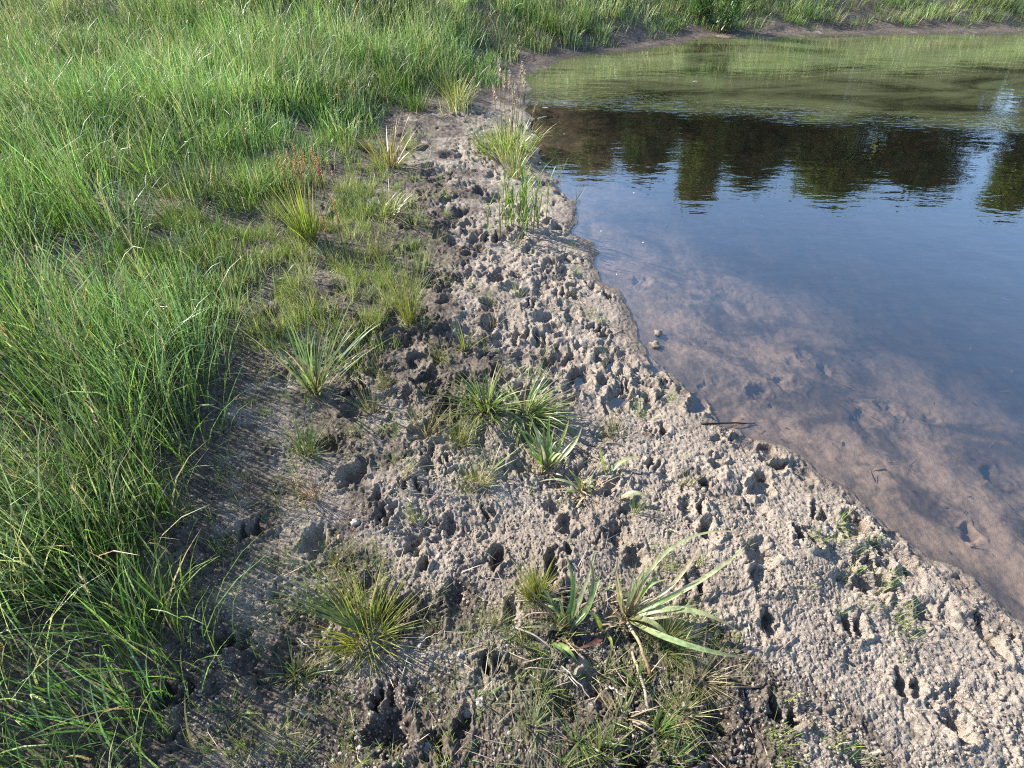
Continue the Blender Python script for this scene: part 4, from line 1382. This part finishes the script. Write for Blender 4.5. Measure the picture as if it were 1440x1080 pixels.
for i, (a, b, s_, c, lab) in enumerate(CLODS):
    p = place(a, b)
    o = link('mud_clod' if s_ > .0095 else 'pebble', lump_mesh('clod', s_, tuple(.75 * v for v in c), i + 2), M_CLOD, label=lab, category='clod' if s_ > .0095 else 'pebble')
    o.location = (p[0], p[1], p[2] + s_ * .08)
    o.rotation_euler = (0, 0, i * 1.3)


# --- crumbs: loose crumbled mud, uncountable
def crumbs():
    n = 20000
    px = rng.uniform(250, 1440, n)
    py = 200 + 880 * rng.random(n) ** .8
    pts = ground_many(px, py)
    s = pond_sd(pts[:, 0], pts[:, 1])
    cl = fbm(pts[:, 0] * 4, pts[:, 1] * 4, 3, 160)
    k = (s > .05) & (cl > -.1)
    pts = pts[k]
    n = len(pts)
    z = hz(pts[:, 0], pts[:, 1])
    g = (1 + 5 ** .5) / 2
    ico = np.array([(-1, g, 0), (1, g, 0), (-1, -g, 0), (1, -g, 0), (0, -1, g), (0, 1, g), (0, -1, -g), (0, 1, -g), (g, 0, -1), (g, 0, 1), (-g, 0, -1), (-g, 0, 1)]) / 1.9
    fc = np.array([(0, 11, 5), (0, 5, 1), (0, 1, 7), (0, 7, 10), (0, 10, 11), (1, 5, 9), (5, 11, 4), (11, 10, 2), (10, 7, 6), (7, 1, 8), (3, 9, 4), (3, 4, 2), (3, 2, 6), (3, 6, 8), (3, 8, 9), (4, 9, 5), (2, 4, 11), (6, 2, 10), (8, 6, 7), (9, 8, 1)])
    size = np.minimum(.0018 + rng.exponential(.0013, n), .0062)
    th = rng.uniform(0, 6.28, n)
    v = ico[None] * (1 + rng.normal(0, .34, (n, 12, 1))) * size[:, None, None]
    v[:, :, 2] *= .75
    x = v[:, :, 0] * np.cos(th)[:, None] - v[:, :, 1] * np.sin(th)[:, None]
    y = v[:, :, 0] * np.sin(th)[:, None] + v[:, :, 1] * np.cos(th)[:, None]
    v = np.stack([x + pts[:, 0:1], y + pts[:, 1:2], v[:, :, 2] + (z + size * .05)[:, None]], -1)
    col = np.array([(0.33, 0.275, 0.22), (0.27, 0.22, 0.17), (0.16, 0.125, 0.10), (0.30, 0.25, 0.20)])[rng.integers(0, 4, n)]
    col = np.repeat(col[:, None], 12, 1)
    f = (fc[None] + (np.arange(n) * 12)[:, None, None]).reshape(-1, 3)
    link('mud_crumbs', mesh_from('mud_crumbs', v.reshape(-1, 3), None, f, col.reshape(-1, 3)), M_CLOD, kind='stuff', label='loose crumbs of dry mud scattered over the bank')


crumbs()


def litter():
    mb = MB()
    n = 700
    px, py = rng.uniform(100, 1300, n), rng.uniform(180, 1078, n)
    px = np.append(px, rng.normal(830, 110, 420))
    py = np.append(py, rng.uniform(620, 1078, 420))
    n = len(px)
    keep = rng.random(n) < np.where((px < 620) | (np.arange(n) >= 700), .9, .35)
    pts = ground_many(px[keep], py[keep])
    pts = pts[pond_sd(pts[:, 0], pts[:, 1]) > .1]
    n = len(pts)
    z = hz(pts[:, 0], pts[:, 1])
    az = rng.uniform(0, 6.28, n)
    mb.blades(np.stack([pts[:, 0], pts[:, 1], z + .004], 1), az, rng.uniform(1.2, 1.5, n), rng.normal(.05, .2, n), rng.uniform(.02, .085, n), rng.uniform(.0012, .003, n), jit((0.40, 0.33, 0.24), n, .3), K=4, roll=rng.normal(0, .5, n), shape=.3)
    link('straw_litter', mb.build('straw_litter'), M_DRY, kind='stuff', label='thin bits of dead straw scattered on the mud')


litter()

# --- flecks floating on the water
for i, (a, b, s_, c, lab) in enumerate([
        (767, 152, .07, (0.4, 0.34, 0.26), 'pale floating reed scrap nearest the seed-head grass'), (795, 146, .045, (0.36, 0.3, 0.22), 'small floating scrap right of the pale reed scrap'),
        (978, 115, .05, (0.6, 0.58, 0.48), 'white fleck floating in the green reflection'), (846, 326, .016, (0.7, 0.7, 0.66), 'upper white petal on shallow water near the mud'),
        (905, 342, .015, (0.7, 0.7, 0.66), 'white petal floating right of the two near the mud'), (868, 387, .015, (0.7, 0.7, 0.66), 'lower white petal close to the mud edge'),
        (892, 272, .02, (0.6, 0.6, 0.55), 'white petal below the reflected treetops'), (794, 189, .02, (0.6, 0.58, 0.5), 'white speck on the brown water')]):
    p = at_z(a, b, 0)
    mb = MB()
    mb.ribbon([(-s_ / 2, 0, .003), (0, .004, .006), (s_ / 2, .002, .003)], s_ * .35, c, n=6, fold=.2)
    o = link('floating_scrap' if s_ > .03 else 'petal', mb.build('scrap', True), M_DRY, label=lab, category='scrap' if s_ > .03 else 'petal')
    o.location = (p[0], p[1], 0)
    o.rotation_euler = (0, 0, .2 * i - .5)

# --- sunken scraps of leaf and stem on the pond bed
def sunken():
    mb = MB()
    n = 260
    p = ground_many(rng.uniform(760, 1440, n), rng.uniform(150, 780, n))
    p = p[pond_sd(p[:, 0], p[:, 1]) < -.05]
    n = len(p)
    mb.blades(np.stack([p[:, 0], p[:, 1], hz(p[:, 0], p[:, 1]) + .004], 1), rng.uniform(0, 6.28, n), rng.uniform(1.4, 1.57, n), rng.normal(.02, .1, n), rng.uniform(.015, .07, n), rng.uniform(.003, .010, n), jit((0.12, 0.085, 0.055), n, .5), K=4, roll=rng.normal(0, .3, n))
    link('sunken_litter', mb.build('sunken_litter'), M_DRY, kind='stuff', label='dark scraps of leaf and stem sunk in the shallows')


sunken()

# --- small sprigs: prototypes copied
protos = [tussock_mesh('sprig', 16, .02, .065, .003, [(0.18, 0.26, 0.06), (0.27, 0.32, 0.09)], .6, .4, K=4),
          tussock_mesh('sprig', 26, .03, .09, .0026, [(0.25, 0.28, 0.08), (0.17, 0.23, 0.07)], .5, .4, K=4),
          tussock_mesh('sprig', 12, .015, .11, .0045, [(0.15, 0.22, 0.06)], .8, .5, K=5),
          tussock_mesh('sprig', 34, .035, .15, .004, [(0.24, 0.31, 0.07), PALE], .32, .3, K=5)]
for m_ in protos:
    m_.materials.append(M_GRASS)
GRP = ['low green grass sprigs', 'fine olive grass sprigs', 'few-bladed green shoots', 'taller loose grass tufts']
LAB = ['low green grass sprig', 'fine olive grass sprig', 'few-bladed green grass shoot', 'taller loose grass tuft']
cnt, tries = 0, 0
while cnt < 285 and tries < 8000:
    tries += 1
    a, b = random.uniform(200, 1250), random.uniform(205, 1075)
    pr = 0.95 if a < 605 and 300 < a and b < 480 else (0.22 if a < 640 else 0.05)
    if random.random() > pr:
        continue
    p = ground_many(a, b)[0]
    if b > 560 and np.hypot(PR[:66, 0] - p[0], PR[:66, 1] - p[1]).min() < .11:
        continue
    if pond_sd(p[:1], p[1:2])[0] < .15 or meadow_mask(p[:1], p[1:2])[0] > .1:
        continue
    k = random.choice((0, 1, 2, 3, 3, 3, 3)) if (a < 600 and b < 480) else random.choice((0, 0, 1, 2))
    p = place(a, b)
    o = bpy.data.objects.new('grass_sprig' if k < 3 else 'grass_tuft', protos[k])
    COL.objects.link(o)
    o.location = p
    o.rotation_euler = (0, 0, random.uniform(0, 6.28))
    sc_ = random.uniform(.6, 1.25)
    o.scale = (sc_,) * 3
    zone = 0 if (a < 640 and b < 500) else (1 if b < 600 else 2)
    where = ['in the sparse turf left of the trampled strip', 'on the trampled strip beside the water', 'on the front mud'][zone]
    o['label'], o['category'], o['group'] = LAB[k] + ' ' + where, 'grass', GRP[k] + ' ' + where
    cnt += 1


# ------------------------------------------------------------------ trees across the pond (seen mirrored in the water)
def tree(name, label, x, y, hgt, rad, col, conifer=False, seed=0):
    r = np.random.default_rng(seed)
    z0 = float(hz(x, y)[0])
    o = stand(name, label, 'tree', (x, y, z0), 'trees beyond the pond')
    mb = MB()
    mb.tube([(0, 0, -.2), (.05, 0, hgt * .3), (.1, .05, hgt * .6), (.1, .05, hgt * .95)], hgt * .018, hgt * .003, (0.09, 0.07, 0.05), sides=8)
    for k in range(16):
        t = r.uniform(.25, .85)
        a = r.uniform(0, 6.28)
        ln = rad * (1 - t * .6) * .8
        mb.tube([(.08, 0, hgt * t), (math.cos(a) * ln * .5, math.sin(a) * ln * .5, hgt * t + ln * .2), (math.cos(a) * ln, math.sin(a) * ln, hgt * t + ln * .45)], hgt * .006, .01, (0.09, 0.07, 0.05), sides=5)
    link('trunk', mb.build('trunk'), M_BARK, o)
    mb = MB()
    if conifer:
        nb = 90
        t = r.uniform(.08, 1, nb)
        rr = rad * (1.02 - t) * r.uniform(.5, 1, nb)
    else:
        nb = 80
        t = r.uniform(.06, 1, nb)
        rr = rad * np.sqrt(np.clip(1 - ((t - .5) / .52) ** 2, .02, 1)) * r.uniform(.35, 1, nb)
    a = r.uniform(0, 6.28, nb)
    cx, cy, cz = np.cos(a) * rr, np.sin(a) * rr, t * hgt
    per = 420
    sg = rad * (.16 if not conifer else .12)
    P = np.repeat(np.stack([cx, cy, cz], 1), per, 0) + r.normal(0, 1, (nb * per, 3)) * np.array([sg, sg, sg * .7])
    P[:, 2] = np.clip(P[:, 2], .4, hgt * 1.03)
    n = len(P)
    tone = np.repeat(r.uniform(.65, 1.35, nb), per)[:, None]
    mb.blades(P, r.uniform(0, 6.28, n), r.uniform(.2, 2.2, n), .3, r.uniform(.16, .36, n), r.uniform(.11, .20, n), np.array(col)[None] * tone * r.uniform(.75, 1.25, (n, 1)), K=2)
    link('crown', mb.build('crown'), M_TREE, o)


DGc, OLc = (0.08, 0.15, 0.04), (0.15, 0.21, 0.045)
trees = [(2.4, 33, 12.6, 3.0, DGc, 0, 'round dark tree half hidden behind the olive tree'), (7.6, 33, 13.0, 3.0, DGc, 0, 'dark tree filling the gap behind the slim tree'),
         (13.6, 33, 14.0, 2.6, DGc, 0, 'dark tree behind the rounded and the broad olive trees'), (1.0, 27, 9.6, 2.4, DGc, 0, 'dark bushy tree mirrored at the left of the pond'), (3.6, 30, 12.0, 2.6, OLc, 0, 'olive-green tree mirrored left of the sky gap in the water'),
         (6.0, 27, 10.8, 2.4, DGc, 1, 'slim dark tree mirrored right of the narrow sky gap'), (9.0, 28, 13.6, 2.5, OLc, 1, 'tallest pointed tree mirrored in the pond'),
         (11.5, 29, 12.6, 2.2, DGc, 0, 'dark rounded tree mirrored beside the tallest tree'), (15.8, 29, 13.5, 2.7, OLc, 0, 'broad olive tree mirrored at the right edge of the photo'),
         (19.5, 28, 12.5, 2.8, DGc, 0, 'dark broad tree far right beyond the pond'), (23.5, 27, 13.5, 2.8, OLc, 1, 'rightmost pointed tree beyond the pond'),
         (-2.5, 29, 10.0, 2.6, DGc, 0, 'dark tree behind the meadow on the left')]
for i, (x, y, h_, rd, c, con, lab) in enumerate(trees):
    h_, rd = h_ * .61, rd * 1.0
    tree('conifer_tree' if con else 'broadleaf_tree', lab, x, y, h_, rd, c, bool(con), 50 + i)
